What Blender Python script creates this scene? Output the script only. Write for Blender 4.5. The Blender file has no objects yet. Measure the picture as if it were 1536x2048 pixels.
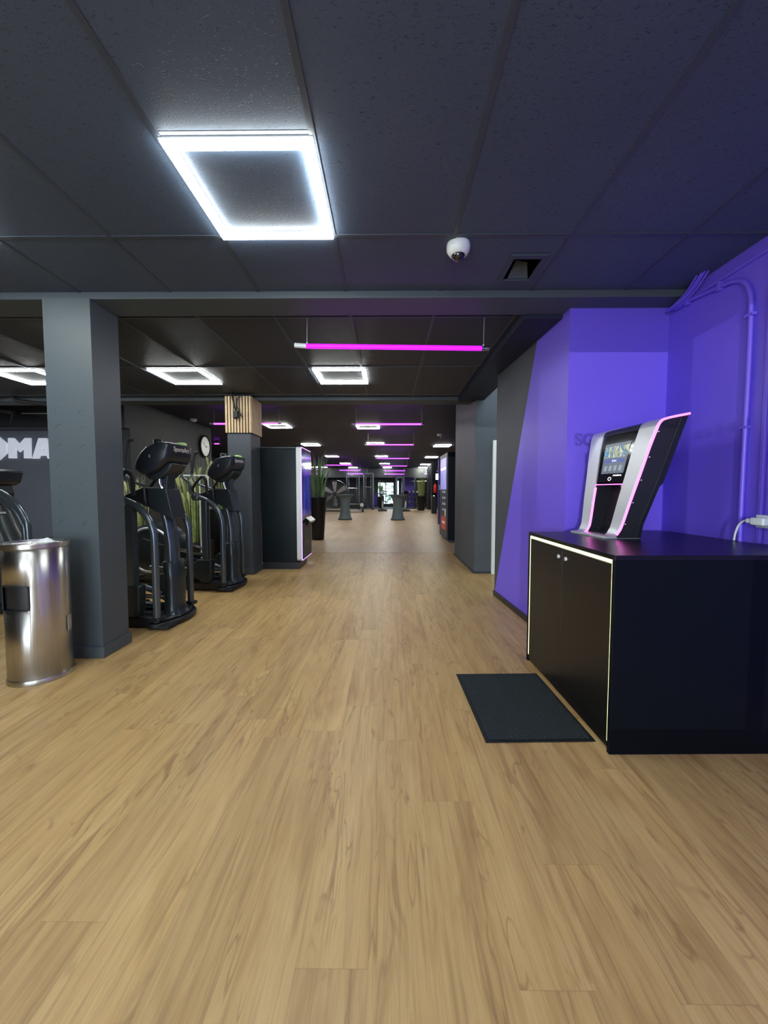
import bpy, math, random
from mathutils import Vector, Matrix
R = math.radians
random.seed(7)
scene = bpy.context.scene
col = scene.collection

# ------------------------------------------------------------------ camera
F_PX = 780.0
CAM_H = 1.24
PITCH = R(3.08)
YAW = math.atan(7 / 780.0)
cam_data = bpy.data.cameras.new('camera')
cam = bpy.data.objects.new('camera', cam_data)
col.objects.link(cam)
cam.location = (0, 0, CAM_H)
cam.rotation_euler = (R(90) - PITCH, 0, YAW)
cam_data.sensor_fit = 'HORIZONTAL'
cam_data.sensor_width = 36.0
cam_data.lens = 36.0 * F_PX / 1536.0
cam_data.clip_start = 0.02
scene.camera = cam

# ------------------------------------------------------------------ exposure, world, daylight
scene.view_settings.view_transform = 'Standard'
scene.view_settings.look = 'None'
scene.view_settings.gamma = 1
scene.view_settings.use_curve_mapping = False
scene.view_settings.exposure = 1.1
LED = 24.0            # radiance of the white LED frames
TUBE = 3.4            # radiance of the purple tubes
DAY = 55.0            # daylight through the entrance window behind the camera
try:
    scene.cycles.use_denoising = True
    scene.cycles.caustics_reflective = False
    scene.cycles.caustics_refractive = False
except Exception:
    pass
world = bpy.data.worlds.new('sky')
scene.world = world
world.use_nodes = True
wn = world.node_tree
wn.nodes['Background'].inputs[0].default_value = (0.75, 0.9, 1.0, 1)
wn.nodes['Background'].inputs[1].default_value = 1.6

def area(name, loc, rot, sx, sy, power, color):
    l = bpy.data.lights.new(name, 'AREA')
    l.shape = 'RECTANGLE'; l.size = sx; l.size_y = sy
    l.energy = power; l.color = color
    o = bpy.data.objects.new(name, l); col.objects.link(o)
    o.location = loc; o.rotation_euler = rot
    return o
# daylight entering the glazed entrance front behind the photographer
area('window_daylight', (-1.75, -3.17, 1.4), (R(90), 0, 0), 3.8, 2.2, DAY, (0.80, 0.90, 1.0))
sl = bpy.data.lights.new('low_sun', 'SUN'); sl.energy = 0.45; sl.angle = R(0.08); sl.color = (0.9, 0.95, 1.0)
so = bpy.data.objects.new('low_sun', sl); col.objects.link(so)
so.rotation_euler = Vector((0.35, 1.0, -0.035)).to_track_quat('-Z', 'Y').to_euler()

# ------------------------------------------------------------------ materials
def mat(name):
    m = bpy.data.materials.new(name); m.use_nodes = True
    return m, m.node_tree, m.node_tree.nodes['Principled BSDF']

def link(nt, a, b): nt.links.new(a, b)

def plain(name, rgb, rough=0.5, metal=0.0, spec=0.5, bump=0.0, scale=200.0, var=0.0, vscale=3.0, coat=0.0, aniso=0.0):
    m, nt, b = mat(name)
    b.inputs['Base Color'].default_value = (*rgb, 1)
    b.inputs['Roughness'].default_value = rough
    b.inputs['Metallic'].default_value = metal
    b.inputs['Specular IOR Level'].default_value = spec
    b.inputs['Coat Weight'].default_value = coat
    b.inputs['Anisotropic'].default_value = aniso
    tc = nt.nodes.new('ShaderNodeTexCoord')
    if var > 0:
        n = nt.nodes.new('ShaderNodeTexNoise'); n.inputs['Scale'].default_value = vscale
        n.inputs['Detail'].default_value = 4
        link(nt, tc.outputs['Object'], n.inputs['Vector'])
        mx = nt.nodes.new('ShaderNodeMix'); mx.data_type = 'RGBA'
        mx.inputs[6].default_value = (*[c * (1 - var) for c in rgb], 1)
        mx.inputs[7].default_value = (*[min(1, c * (1 + var)) for c in rgb], 1)
        link(nt, n.outputs['Fac'], mx.inputs[0]); link(nt, mx.outputs[2], b.inputs['Base Color'])
    if bump > 0:
        n = nt.nodes.new('ShaderNodeTexNoise'); n.inputs['Scale'].default_value = scale
        link(nt, tc.outputs['Object'], n.inputs['Vector'])
        bp = nt.nodes.new('ShaderNodeBump'); bp.inputs['Strength'].default_value = bump
        bp.inputs['Distance'].default_value = 0.002
        link(nt, n.outputs['Fac'], bp.inputs['Height']); link(nt, bp.outputs['Normal'], b.inputs['Normal'])
    return m

def glow(name, rgb, strength):
    m, nt, b = mat(name)
    b.inputs['Base Color'].default_value = (*rgb, 1)
    b.inputs['Emission Color'].default_value = (*rgb, 1)
    b.inputs['Emission Strength'].default_value = strength
    return m

def glass(name, rgb=(1, 1, 1), rough=0.0):
    m, nt, b = mat(name)
    b.inputs['Base Color'].default_value = (*rgb, 1)
    b.inputs['Transmission Weight'].default_value = 1.0
    b.inputs['Roughness'].default_value = rough
    b.inputs['IOR'].default_value = 1.1
    return m

def mth(nt, op, a, b=None, c=None):
    n = nt.nodes.new('ShaderNodeMath'); n.operation = op
    for i, v in enumerate((a, b, c)):
        if v is None: continue
        if isinstance(v, (int, float)): n.inputs[i].default_value = v
        else: link(nt, v, n.inputs[i])
    return n.outputs[0]

def comb(nt, x, y, z):
    n = nt.nodes.new('ShaderNodeCombineXYZ')
    for i, v in enumerate((x, y, z)):
        if isinstance(v, (int, float)): n.inputs[i].default_value = v
        else: link(nt, v, n.inputs[i])
    return n.outputs[0]

def ramp(nt, fac, stops):
    n = nt.nodes.new('ShaderNodeValToRGB')
    e = n.color_ramp.elements
    while len(e) < len(stops): e.new(0.5)
    for el, (p, c) in zip(e, stops):
        el.position = p; el.color = (*c, 1) if len(c) == 3 else c
    link(nt, fac, n.inputs[0])
    return n.outputs[0]

def mixc(nt, fac, a, b, mode='MIX'):
    n = nt.nodes.new('ShaderNodeMix'); n.data_type = 'RGBA'; n.blend_type = mode
    if isinstance(fac, (int, float)): n.inputs[0].default_value = fac
    else: link(nt, fac, n.inputs[0])
    for i, v in ((6, a), (7, b)):
        if isinstance(v, tuple): n.inputs[i].default_value = (*v, 1)
        else: link(nt, v, n.inputs[i])
    return n.outputs[2]

def plank_floor(name, far=False):
    """oak vinyl planks running along the hall"""
    m, nt, b = mat(name)
    W, L = 0.19, 1.24
    tc = nt.nodes.new('ShaderNodeTexCoord')
    sp = nt.nodes.new('ShaderNodeSeparateXYZ'); link(nt, tc.outputs['Object'], sp.inputs[0])
    x, y = sp.outputs[0], sp.outputs[1]
    u = mth(nt, 'DIVIDE', mth(nt, 'ADD', x, 20.0), W)
    ci = mth(nt, 'FLOOR', u)
    wn1 = nt.nodes.new('ShaderNodeTexWhiteNoise'); wn1.noise_dimensions = '1D'; link(nt, ci, wn1.inputs['W'])
    v = mth(nt, 'ADD', mth(nt, 'DIVIDE', mth(nt, 'ADD', y, 20.0), L), mth(nt, 'MULTIPLY', wn1.outputs['Value'], 3.0))
    ri = mth(nt, 'FLOOR', v)
    wn2 = nt.nodes.new('ShaderNodeTexWhiteNoise'); wn2.noise_dimensions = '2D'
    link(nt, comb(nt, ci, ri, 0.0), wn2.inputs['Vector'])
    rnd = wn2.outputs['Value']
    off = mth(nt, 'MULTIPLY', rnd, 37.0)
    # long wavy grain
    def noise(sx, sy, det, rough=0.55, dist=0.0):
        n = nt.nodes.new('ShaderNodeTexNoise'); n.inputs['Scale'].default_value = 1.0
        n.inputs['Detail'].default_value = det; n.inputs['Roughness'].default_value = rough
        n.inputs['Distortion'].default_value = dist
        link(nt, comb(nt, mth(nt, 'ADD', mth(nt, 'MULTIPLY', x, sx), off), mth(nt, 'MULTIPLY', y, sy), off), n.inputs['Vector'])
        return n.outputs['Fac']
    broad = noise(8.0, 1.3, 3.0, 0.55, 1.0)
    mid = noise(38.0, 1.3, 5.0, 0.65, 0.7)
    fine = noise(210.0, 7.0, 3.0, 0.6, 0.0)
    knot = noise(9.0, 4.5, 2.0, 0.5, 1.0)
    vein = noise(13.0, 1.5, 2.5, 0.5, 1.3)
    vmask = noise(5.0, 1.1, 1.0, 0.5, 0.3)
    base = ramp(nt, broad, [(0.28, (0.480, 0.290, 0.110)), (0.50, (0.620, 0.405, 0.162)), (0.72, (0.700, 0.478, 0.205))])
    c = mixc(nt, mth(nt, 'MULTIPLY', ramp(nt, mid, [(0.50, (0, 0, 0)), (0.74, (1, 1, 1))]), 0.75), base, (0.31, 0.175, 0.068))
    c = mixc(nt, mth(nt, 'MULTIPLY', ramp(nt, mid, [(0.26, (1, 1, 1)), (0.42, (0, 0, 0))]), 0.45), c, (0.74, 0.52, 0.25))
    c = mixc(nt, mth(nt, 'MULTIPLY', ramp(nt, fine, [(0.35, (1, 1, 1)), (0.65, (0, 0, 0))]), 0.28), c, (0.37, 0.225, 0.10))
    c = mixc(nt, mth(nt, 'MULTIPLY', ramp(nt, knot, [(0.68, (0, 0, 0)), (0.76, (1, 1, 1))]), 0.6), c, (0.27, 0.15, 0.065))
    vl = mth(nt, 'MULTIPLY', ramp(nt, mth(nt, 'ABSOLUTE', mth(nt, 'SUBTRACT', vein, 0.5)), [(0.0, (1, 1, 1)), (0.030, (0, 0, 0))]), ramp(nt, vmask, [(0.46, (0, 0, 0)), (0.60, (1, 1, 1))]))
    c = mixc(nt, mth(nt, 'MULTIPLY', vl, 0.55), c, (0.25, 0.135, 0.05))
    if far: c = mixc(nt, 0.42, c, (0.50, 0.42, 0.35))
    tint = ramp(nt, rnd, [(0.0, (0.92, 0.92, 0.93)), (0.5, (1, 1, 1)), (1.0, (1.05, 1.045, 1.03))])
    c = mixc(nt, 1.0, c, tint, 'MULTIPLY')
    fu = mth(nt, 'FRACT', u); fv = mth(nt, 'FRACT', v)
    eu = mth(nt, 'LESS_THAN', mth(nt, 'MINIMUM', fu, mth(nt, 'SUBTRACT', 1.0, fu)), 0.0045)
    ev = mth(nt, 'LESS_THAN', mth(nt, 'MINIMUM', fv, mth(nt, 'SUBTRACT', 1.0, fv)), 0.0012)
    seam = mth(nt, 'MAXIMUM', eu, ev)
    c = mixc(nt, mth(nt, 'MULTIPLY', seam, 0.22), c, (0.22, 0.13, 0.06))
    link(nt, c, b.inputs['Base Color'])
    link(nt, mth(nt, 'ADD', mth(nt, 'MULTIPLY', fine, 0.16), 0.34), b.inputs['Roughness'])
    b.inputs['Specular IOR Level'].default_value = 0.45
    bp = nt.nodes.new('ShaderNodeBump'); bp.inputs['Strength'].default_value = 0.10; bp.inputs['Distance'].default_value = 0.001
    link(nt, mth(nt, 'SUBTRACT', fine, mth(nt, 'MULTIPLY', seam, 2.0)), bp.inputs['Height'])
    link(nt, bp.outputs['Normal'], b.inputs['Normal'])
    return m

def ceiling_tile(name, rgb, strength=0.6, rough=0.55):
    """painted mineral-fibre tiles with worm-shaped fissures"""
    m, nt, b = mat(name)
    tc = nt.nodes.new('ShaderNodeTexCoord')
    mp = nt.nodes.new('ShaderNodeMapping'); mp.inputs['Scale'].default_value = (60.0, 150.0, 60.0)
    link(nt, tc.outputs['Object'], mp.inputs['Vector'])
    n = nt.nodes.new('ShaderNodeTexNoise'); n.inputs['Scale'].default_value = 1.0; n.inputs['Detail'].default_value = 1.5
    n.inputs['Distortion'].default_value = 1.2
    link(nt, mp.outputs[0], n.inputs['Vector'])
    pit = ramp(nt, n.outputs['Fac'], [(0.33, (0, 0, 0)), (0.37, (1, 1, 1))])
    n2 = nt.nodes.new('ShaderNodeTexNoise'); n2.inputs['Scale'].default_value = 240.0; n2.inputs['Detail'].default_value = 2.0
    link(nt, tc.outputs['Object'], n2.inputs['Vector'])
    n3 = nt.nodes.new('ShaderNodeTexNoise'); n3.inputs['Scale'].default_value = 1.1; n3.inputs['Detail'].default_value = 3.0
    link(nt, tc.outputs['Object'], n3.inputs['Vector'])
    c = mixc(nt, n3.outputs['Fac'], tuple(v * 0.8 for v in rgb), tuple(v * 1.2 for v in rgb))
    c = mixc(nt, pit, tuple(v * 0.45 for v in rgb), c)
    link(nt, c, b.inputs['Base Color'])
    b.inputs['Roughness'].default_value = rough
    h = mth(nt, 'ADD', pit, mth(nt, 'MULTIPLY', n2.outputs['Fac'], 0.35))
    bp = nt.nodes.new('ShaderNodeBump'); bp.inputs['Strength'].default_value = strength; bp.inputs['Distance'].default_value = 0.003
    link(nt, h, bp.inputs['Height']); link(nt, bp.outputs['Normal'], b.inputs['Normal'])
    return m

def ribbed_mat(name):
    m, nt, b = mat(name)
    tc = nt.nodes.new('ShaderNodeTexCoord')
    sp = nt.nodes.new('ShaderNodeSeparateXYZ'); link(nt, tc.outputs['Object'], sp.inputs[0])
    s = mth(nt, 'SINE', mth(nt, 'MULTIPLY', sp.outputs[0], 2 * math.pi / 0.0105))
    s2 = mth(nt, 'SINE', mth(nt, 'MULTIPLY', sp.outputs[1], 2 * math.pi / 0.012))
    n = nt.nodes.new('ShaderNodeTexNoise'); n.inputs['Scale'].default_value = 220.0
    link(nt, tc.outputs['Object'], n.inputs['Vector'])
    f = mth(nt, 'ADD', mth(nt, 'MULTIPLY', s, 0.32), mth(nt, 'ADD', mth(nt, 'MULTIPLY', s2, 0.12), n.outputs['Fac']))
    link(nt, ramp(nt, f, [(0.2, (0.009, 0.013, 0.016)), (0.95, (0.075, 0.090, 0.100))]), b.inputs['Base Color'])
    b.inputs['Roughness'].default_value = 0.95
    b.inputs['Specular IOR Level'].default_value = 0.15
    bp = nt.nodes.new('ShaderNodeBump'); bp.inputs['Strength'].default_value = 0.7; bp.inputs['Distance'].default_value = 0.003
    link(nt, f, bp.inputs['Height']); link(nt, bp.outputs['Normal'], b.inputs['Normal'])
    return m

def brushed_steel(name):
    m, nt, b = mat(name)
    tc = nt.nodes.new('ShaderNodeTexCoord')
    mp = nt.nodes.new('ShaderNodeMapping'); mp.inputs['Scale'].default_value = (400.0, 400.0, 3.0)
    link(nt, tc.outputs['Object'], mp.inputs['Vector'])
    n = nt.nodes.new('ShaderNodeTexNoise'); n.inputs['Scale'].default_value = 1.0; n.inputs['Detail'].default_value = 3
    link(nt, mp.outputs[0], n.inputs['Vector'])
    link(nt, ramp(nt, n.outputs['Fac'], [(0.3, (0.50, 0.49, 0.48)), (0.7, (0.66, 0.65, 0.64))]), b.inputs['Base Color'])
    b.inputs['Metallic'].default_value = 1.0
    link(nt, mth(nt, 'ADD', mth(nt, 'MULTIPLY', n.outputs['Fac'], 0.08), 0.30), b.inputs['Roughness'])
    b.inputs['Anisotropic'].default_value = 0.85
    b.inputs['Anisotropic Rotation'].default_value = 0.25
    tg = nt.nodes.new('ShaderNodeTangent'); tg.direction_type = 'RADIAL'; tg.axis = 'Z'
    link(nt, tg.outputs[0], b.inputs['Tangent'])
    return m

def oak(name):
    m, nt, b = mat(name)
    tc = nt.nodes.new('ShaderNodeTexCoord')
    mp = nt.nodes.new('ShaderNodeMapping'); mp.inputs['Scale'].default_value = (90.0, 90.0, 4.0)
    link(nt, tc.outputs['Object'], mp.inputs['Vector'])
    n = nt.nodes.new('ShaderNodeTexNoise'); n.inputs['Scale'].default_value = 1.0; n.inputs['Detail'].default_value = 4
    link(nt, mp.outputs[0], n.inputs['Vector'])
    link(nt, ramp(nt, n.outputs['Fac'], [(0.3, (0.46, 0.31, 0.16)), (0.7, (0.68, 0.50, 0.30))]), b.inputs['Base Color'])
    b.inputs['Roughness'].default_value = 0.5
    return m

def speckle(name):
    m, nt, b = mat(name)
    tc = nt.nodes.new('ShaderNodeTexCoord')
    v = nt.nodes.new('ShaderNodeTexVoronoi'); v.inputs['Scale'].default_value = 14.0
    link(nt, tc.outputs['Object'], v.inputs['Vector'])
    link(nt, ramp(nt, v.outputs['Distance'], [(0.10, (0.42, 0.42, 0.40)), (0.16, (0.035, 0.04, 0.045))]), b.inputs['Base Color'])
    b.inputs['Roughness'].default_value = 0.7
    return m

def leafy(name, a, c):
    m, nt, b = mat(name)
    tc = nt.nodes.new('ShaderNodeTexCoord')
    n = nt.nodes.new('ShaderNodeTexNoise'); n.inputs['Scale'].default_value = 18.0
    link(nt, tc.outputs['Object'], n.inputs['Vector'])
    link(nt, ramp(nt, n.outputs['Fac'], [(0.3, a), (0.7, c)]), b.inputs['Base Color'])
    b.inputs['Roughness'].default_value = 0.45
    return m

M = dict(
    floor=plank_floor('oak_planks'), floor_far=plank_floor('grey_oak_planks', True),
    ceil=ceiling_tile('dark_ceiling_tile', (0.060, 0.088, 0.140), 0.5, 0.6),
    ceil2=ceiling_tile('black_ceiling_tile', (0.028, 0.032, 0.044), 0.8, 0.55),
    ceil3=plain('black_ceiling_paint', (0.009, 0.013, 0.042), 0.6, var=0.2),
    tbar=plain('grid_bar_paint', (0.050, 0.066, 0.092), 0.5),
    beam=plain('dark_beam_paint', (0.064, 0.082, 0.096), 0.55, bump=0.15, scale=120, var=0.08),
    dark=plain('anthracite_wall_paint', (0.056, 0.066, 0.080), 0.6, bump=0.2, scale=90, var=0.18),
    pillar=plain('anthracite_pillar_paint', (0.072, 0.092, 0.104), 0.5, bump=0.25, scale=70, var=0.08),
    black_wall=plain('black_wall_paint', (0.022, 0.026, 0.034), 0.6, var=0.2),
    letter_wall=plain('light_raised_wall_paint', (0.165, 0.185, 0.245), 0.6, bump=0.2, scale=90, var=0.08),  # stronger light on the lettered face put into its colour
    purple=plain('purple_wall_paint', (0.175, 0.108, 0.80), 0.42, bump=0.12, scale=160, var=0.04),
    purple_dark=plain('deep_purple_paint', (0.06, 0.03, 0.28), 0.5, var=0.1),
    led=glow('led_white', (0.95, 1.0, 0.97), LED),
    led_far=glow('led_warm_white', (1.0, 1.0, 0.90), LED * 1.5),
    strip_yellow=glow('led_pale_yellow', (0.92, 1.0, 0.50), 0.7),
    pink=glow('led_pink', (1.0, 0.14, 0.72), 1.6),
    violet=glow('led_violet', (0.62, 0.30, 1.0), 1.0),
    tube=glow('purple_tube', (0.46, 0.040, 1.0), TUBE),
    tube_near=glow('purple_glass_tube', (0.40, 0.004, 0.80), 1.7),
    white_strip=glow('white_light_strip', (0.85, 0.95, 1.0), 1.6),
    white_plastic=plain('white_plastic', (0.78, 0.83, 0.84), 0.3),
    off_white=plain('white_door_paint', (0.74, 0.80, 0.76), 0.45),
    lettering=glow('white_letter_added_glow', (0.80, 0.86, 1.0), 0.17),  # weak glow added to brighten the letters, which are no lamps
    cab=plain('black_laminate', (0.0025, 0.0042, 0.0080), 0.5, spec=0.12),
    cab_top=plain('black_worktop', (0.003, 0.0035, 0.006), 0.33, spec=0.4),
    door=plain('black_door_laminate', (0.006, 0.005, 0.0045), 0.38, spec=0.45),
    chrome=plain('chrome', (0.75, 0.76, 0.78), 0.12, 1.0),
    silver=plain('satin_aluminium', (0.66, 0.68, 0.72), 0.40, 0.55),
    steel=brushed_steel('brushed_steel'),
    black=plain('black_plastic', (0.010, 0.012, 0.016), 0.38),
    black_gloss=plain('black_gloss', (0.006, 0.007, 0.010), 0.12, coat=0.4),
    black_soft=plain('black_rubber', (0.012, 0.013, 0.015), 0.7),
    side=plain('graphite_side_panel', (0.016, 0.017, 0.021), 0.45),
    gun=plain('gunmetal_paint', (0.105, 0.130, 0.148), 0.22, 0.6),
    shroud=plain('dark_shroud_plastic', (0.020, 0.028, 0.032), 0.28),
    console=plain('console_plastic', (0.014, 0.018, 0.026), 0.30),
    lime=plain('lime_plastic', (0.35, 0.62, 0.16), 0.4),
    mat=ribbed_mat('ribbed_mat_pile'),
    mat_edge=plain('rubber_edge', (0.006, 0.007, 0.009), 0.6),
    oak=oak('oak_slats'),
    felt=plain('black_felt', (0.008, 0.008, 0.008), 0.9),
    rubber=speckle('speckled_rubber_floor'),
    leaf=leafy('grass_leaf', (0.20, 0.30, 0.08), (0.52, 0.60, 0.24)),
    leaf2=leafy('reed_leaf', (0.16, 0.34, 0.15), (0.40, 0.60, 0.30)),
    plume=plain('grass_plume', (0.58, 0.58, 0.28), 0.7),
    pot=plain('black_resin', (0.012, 0.012, 0.014), 0.38, bump=0.4, scale=20),
    cloth=plain('grey_stretch_cloth', (0.12, 0.16, 0.185), 0.8),
    red=plain('red_paint', (0.62, 0.03, 0.03), 0.4),
    paper=plain('white_paper', (0.85, 0.87, 0.9), 0.8),
    blade=plain('fan_blade_metal', (0.55, 0.56, 0.57), 0.4, 0.4),
    glass=glass('clear_glass'),
    lens=plain('dark_lens', (0.01, 0.01, 0.012), 0.05, coat=1.0),
    kiosk=plain('black_sheet_metal', (0.006, 0.011, 0.014), 0.28, spec=0.25, bump=0.1, scale=6, var=0.15),
    strip_metal=plain('brass_strip', (0.45, 0.36, 0.2), 0.35, 0.7),
    white_text=glow('lit_white_print', (0.9, 0.9, 0.95), 0.7),
    grey_text=plain('silver_print', (0.62, 0.58, 0.52), 0.4),
    hedge=leafy('hedge_leaf', (0.05, 0.16, 0.09), (0.25, 0.48, 0.34)),
    paving=plain('pale_paving', (0.6, 0.62, 0.62), 0.8),
)

def screen_mat(name, cols, strength, sx=8.0, sz=8.0, rough=0.35):
    m, nt, b = mat(name)
    tc = nt.nodes.new('ShaderNodeTexCoord')
    mp = nt.nodes.new('ShaderNodeMapping'); mp.inputs['Scale'].default_value = (sx, sx, sz)
    link(nt, tc.outputs['Object'], mp.inputs['Vector'])
    v = nt.nodes.new('ShaderNodeTexNoise'); v.inputs['Scale'].default_value = 1.0; v.inputs['Detail'].default_value = 2
    link(nt, mp.outputs[0], v.inputs['Vector'])
    c = ramp(nt, v.outputs['Fac'], cols)
    b.inputs['Base Color'].default_value = (0.01, 0.01, 0.012, 1)
    b.inputs['Roughness'].default_value = rough
    link(nt, c, b.inputs['Emission Color']); b.inputs['Emission Strength'].default_value = strength
    return m
M['screen'] = screen_mat('lit_screen', [(0.0, (0.035, 0.045, 0.065)), (1.0, (0.075, 0.09, 0.12))], 1.0)
M['photo_tiles'] = screen_mat('screen_pictures', [(0.25, (0.06, 0.22, 0.42)), (0.42, (0.03, 0.05, 0.06)), (0.5, (0.40, 0.42, 0.30)), (0.58, (0.06, 0.05, 0.05)), (0.72, (0.30, 0.42, 0.16))], 0.9, 38.0, 14.0)
M['button'] = glow('screen_button', (0.035, 0.05, 0.14), 1.0)
M['button_dim'] = glow('screen_button_grey', (0.11, 0.13, 0.15), 1.0)
M['blue_panel'] = screen_mat('blue_glass_panel', [(0.35, (0.012, 0.012, 0.16)), (0.7, (0.05, 0.06, 0.42))], 0.38, 5.0, 1.6, 0.10)
M['lilac_panel'] = screen_mat('lilac_lit_panel', [(0.3, (0.16, 0.15, 0.50)), (0.7, (0.36, 0.36, 0.75))], 0.55, 2.0, 1.2)

# ------------------------------------------------------------------ mesh tools
class MB:
    """collects shapes and links them as ONE mesh object"""
    def __init__(self): self.v = []; self.f = []; self.mi = []
    def add(self, vs, fs, mi=0):
        o = len(self.v); self.v += [tuple(p) for p in vs]
        self.f += [tuple(i + o for i in f) for f in fs]; self.mi += [mi] * len(fs)
        return self
    def box(self, x0, x1, y0, y1, z0, z1, mi=0, mtx=None):
        vs = [Vector((x, y, z)) for z in (z0, z1) for y in (y0, y1) for x in (x0, x1)]
        if mtx is not None: vs = [mtx @ p for p in vs]
        return self.add(vs, [(0, 2, 3, 1), (4, 5, 7, 6), (0, 1, 5, 4), (2, 6, 7, 3), (0, 4, 6, 2), (1, 3, 7, 5)], mi)
    def prism(self, poly, a0, a1, axis='Y', mi=0, mtx=None):
        """poly: 2D outline; axis Y -> (x,z), X -> (y,z), Z -> (x,y)"""
        def P(p, a):
            q = {'Y': (p[0], a, p[1]), 'X': (a, p[0], p[1]), 'Z': (p[0], p[1], a)}[axis]
            return mtx @ Vector(q) if mtx is not None else Vector(q)
        n = len(poly)
        vs = [P(p, a0) for p in poly] + [P(p, a1) for p in poly]
        fs = [tuple(range(n)), tuple(range(2 * n - 1, n - 1, -1))]
        fs += [(i, i + n, (i + 1) % n + n, (i + 1) % n) for i in range(n)]
        return self.add(vs, fs, mi)
    def tube(self, pts, r, n=10, smooth=4, mi=0, cap=True, square=False, closed=False):
        pts = [Vector(p) for p in pts]
        if smooth > 1 and len(pts) > 2:
            out = []
            for i in range(len(pts) - 1):
                p0 = pts[max(i - 1, 0)]; p1 = pts[i]; p2 = pts[i + 1]; p3 = pts[min(i + 2, len(pts) - 1)]
                for k in range(smooth):
                    t = k / smooth
                    out.append(0.5 * ((2 * p1) + (p2 - p0) * t + (2 * p0 - 5 * p1 + 4 * p2 - p3) * t * t + (3 * p1 - p0 - 3 * p2 + p3) * t ** 3))
            out.append(pts[-1]); pts = out
        m = len(pts); rings = []
        t0 = (pts[1] - pts[0]).normalized()
        ref = Vector((0, 0, 1)) if abs(t0.z) < 0.9 else Vector((1, 0, 0))
        nrm = (ref - t0 * ref.dot(t0)).normalized()
        vs = []
        for i, p in enumerate(pts):
            if i == 0: t = t0
            elif i == m - 1: t = (pts[-1] - pts[-2]).normalized()
            else: t = (pts[i + 1] - pts[i - 1]).normalized()
            nrm = (nrm - t * nrm.dot(t)).normalized(); bi = t.cross(nrm)
            rr = r[i * (len(r) - 1) // max(m - 1, 1)] if isinstance(r, (list, tuple)) else r
            for k in range(n):
                a = 2 * math.pi * (k + (0.5 if square else 0)) / n
                vs.append(p + (nrm * math.cos(a) + bi * math.sin(a)) * rr)
        fs = [(i * n + k, i * n + (k + 1) % n, (i + 1) * n + (k + 1) % n, (i + 1) * n + k) for i in range(m - 1) for k in range(n)]
        if cap: fs += [tuple(range(n - 1, -1, -1)), tuple((m - 1) * n + k for k in range(n))]
        return self.add(vs, fs, mi)
    def lathe(self, prof, c=(0, 0, 0), n=24, sx=1.0, sy=1.0, mi=0, mtx=None):
        vs = []
        for r, z in prof:
            for k in range(n):
                a = 2 * math.pi * k / n
                p = Vector((c[0] + r * sx * math.cos(a), c[1] + r * sy * math.sin(a), c[2] + z))
                vs.append(mtx @ p if mtx is not None else p)
        m = len(prof)
        fs = [(i * n + k, i * n + (k + 1) % n, (i + 1) * n + (k + 1) % n, (i + 1) * n + k) for i in range(m - 1) for k in range(n)]
        fs += [tuple(range(n - 1, -1, -1)), tuple((m - 1) * n + k for k in range(n))]
        return self.add(vs, fs, mi)
    def loft(self, secs, mi=0):
        """secs: list of (centre xyz, half x, half y, corner exponent) stacked rounded sections"""
        n = 24; vs = []
        for (cx, cy, cz), hx, hy, e in secs:
            for k in range(n):
                a = 2 * math.pi * k / n
                ca, sa = math.cos(a), math.sin(a)
                vs.append((cx + hx * math.copysign(abs(ca) ** e, ca), cy + hy * math.copysign(abs(sa) ** e, sa), cz))
        m = len(secs)
        fs = [(i * n + k, i * n + (k + 1) % n, (i + 1) * n + (k + 1) % n, (i + 1) * n + k) for i in range(m - 1) for k in range(n)]
        fs += [tuple(range(n - 1, -1, -1)), tuple((m - 1) * n + k for k in range(n))]
        return self.add(vs, fs, mi)
    def build(self, name, mats, parent=None, bevel=0.0, seg=2, smooth=None, loc=None, rot=None):
        me = bpy.data.meshes.new(name); me.from_pydata(self.v, [], self.f)
        mats = mats if isinstance(mats, (list, tuple)) else [mats]
        for m_ in mats: me.materials.append(M[m_] if isinstance(m_, str) else m_)
        for p, i in zip(me.polygons, self.mi): p.material_index = i
        me.update()
        import bmesh
        bm = bmesh.new(); bm.from_mesh(me); bmesh.ops.recalc_face_normals(bm, faces=bm.faces); bm.to_mesh(me); bm.free()
        if smooth is not None:
            for p in me.polygons: p.use_smooth = True
            me.set_sharp_from_angle(angle=R(smooth))
        o = bpy.data.objects.new(name, me); col.objects.link(o)
        if parent is not None: o.parent = parent
        if loc is not None: o.location = loc
        if rot is not None: o.rotation_euler = rot
        if bevel > 0:
            b = o.modifiers.new('bevel', 'BEVEL'); b.width = bevel; b.segments = seg; b.limit_method = 'ANGLE'; b.angle_limit = R(35)
        return o

def tag(o, label=None, cat=None, group=None, kind=None):
    if label: o['label'] = label
    if cat: o['category'] = cat
    if group: o['group'] = group
    if kind: o['kind'] = kind
    return o

def thing(name, label, cat, loc=(0, 0, 0), rz=0.0, group=None):
    o = bpy.data.objects.new(name, None); col.objects.link(o)
    o.empty_display_size = 0.1
    o.location = loc; o.rotation_euler = (0, 0, rz)
    return tag(o, label, cat, group)

def struct(name, mb, mats, label, cat, bevel=0.0, smooth=None):
    return tag(mb.build(name, mats, None, bevel, smooth=smooth), label, cat, None, 'structure')

def copy_tree(o, parent=None):
    c = o.copy(); col.objects.link(c)
    if parent is not None: c.parent = parent
    for ch in list(o.children): copy_tree(ch, c)
    return c

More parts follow.
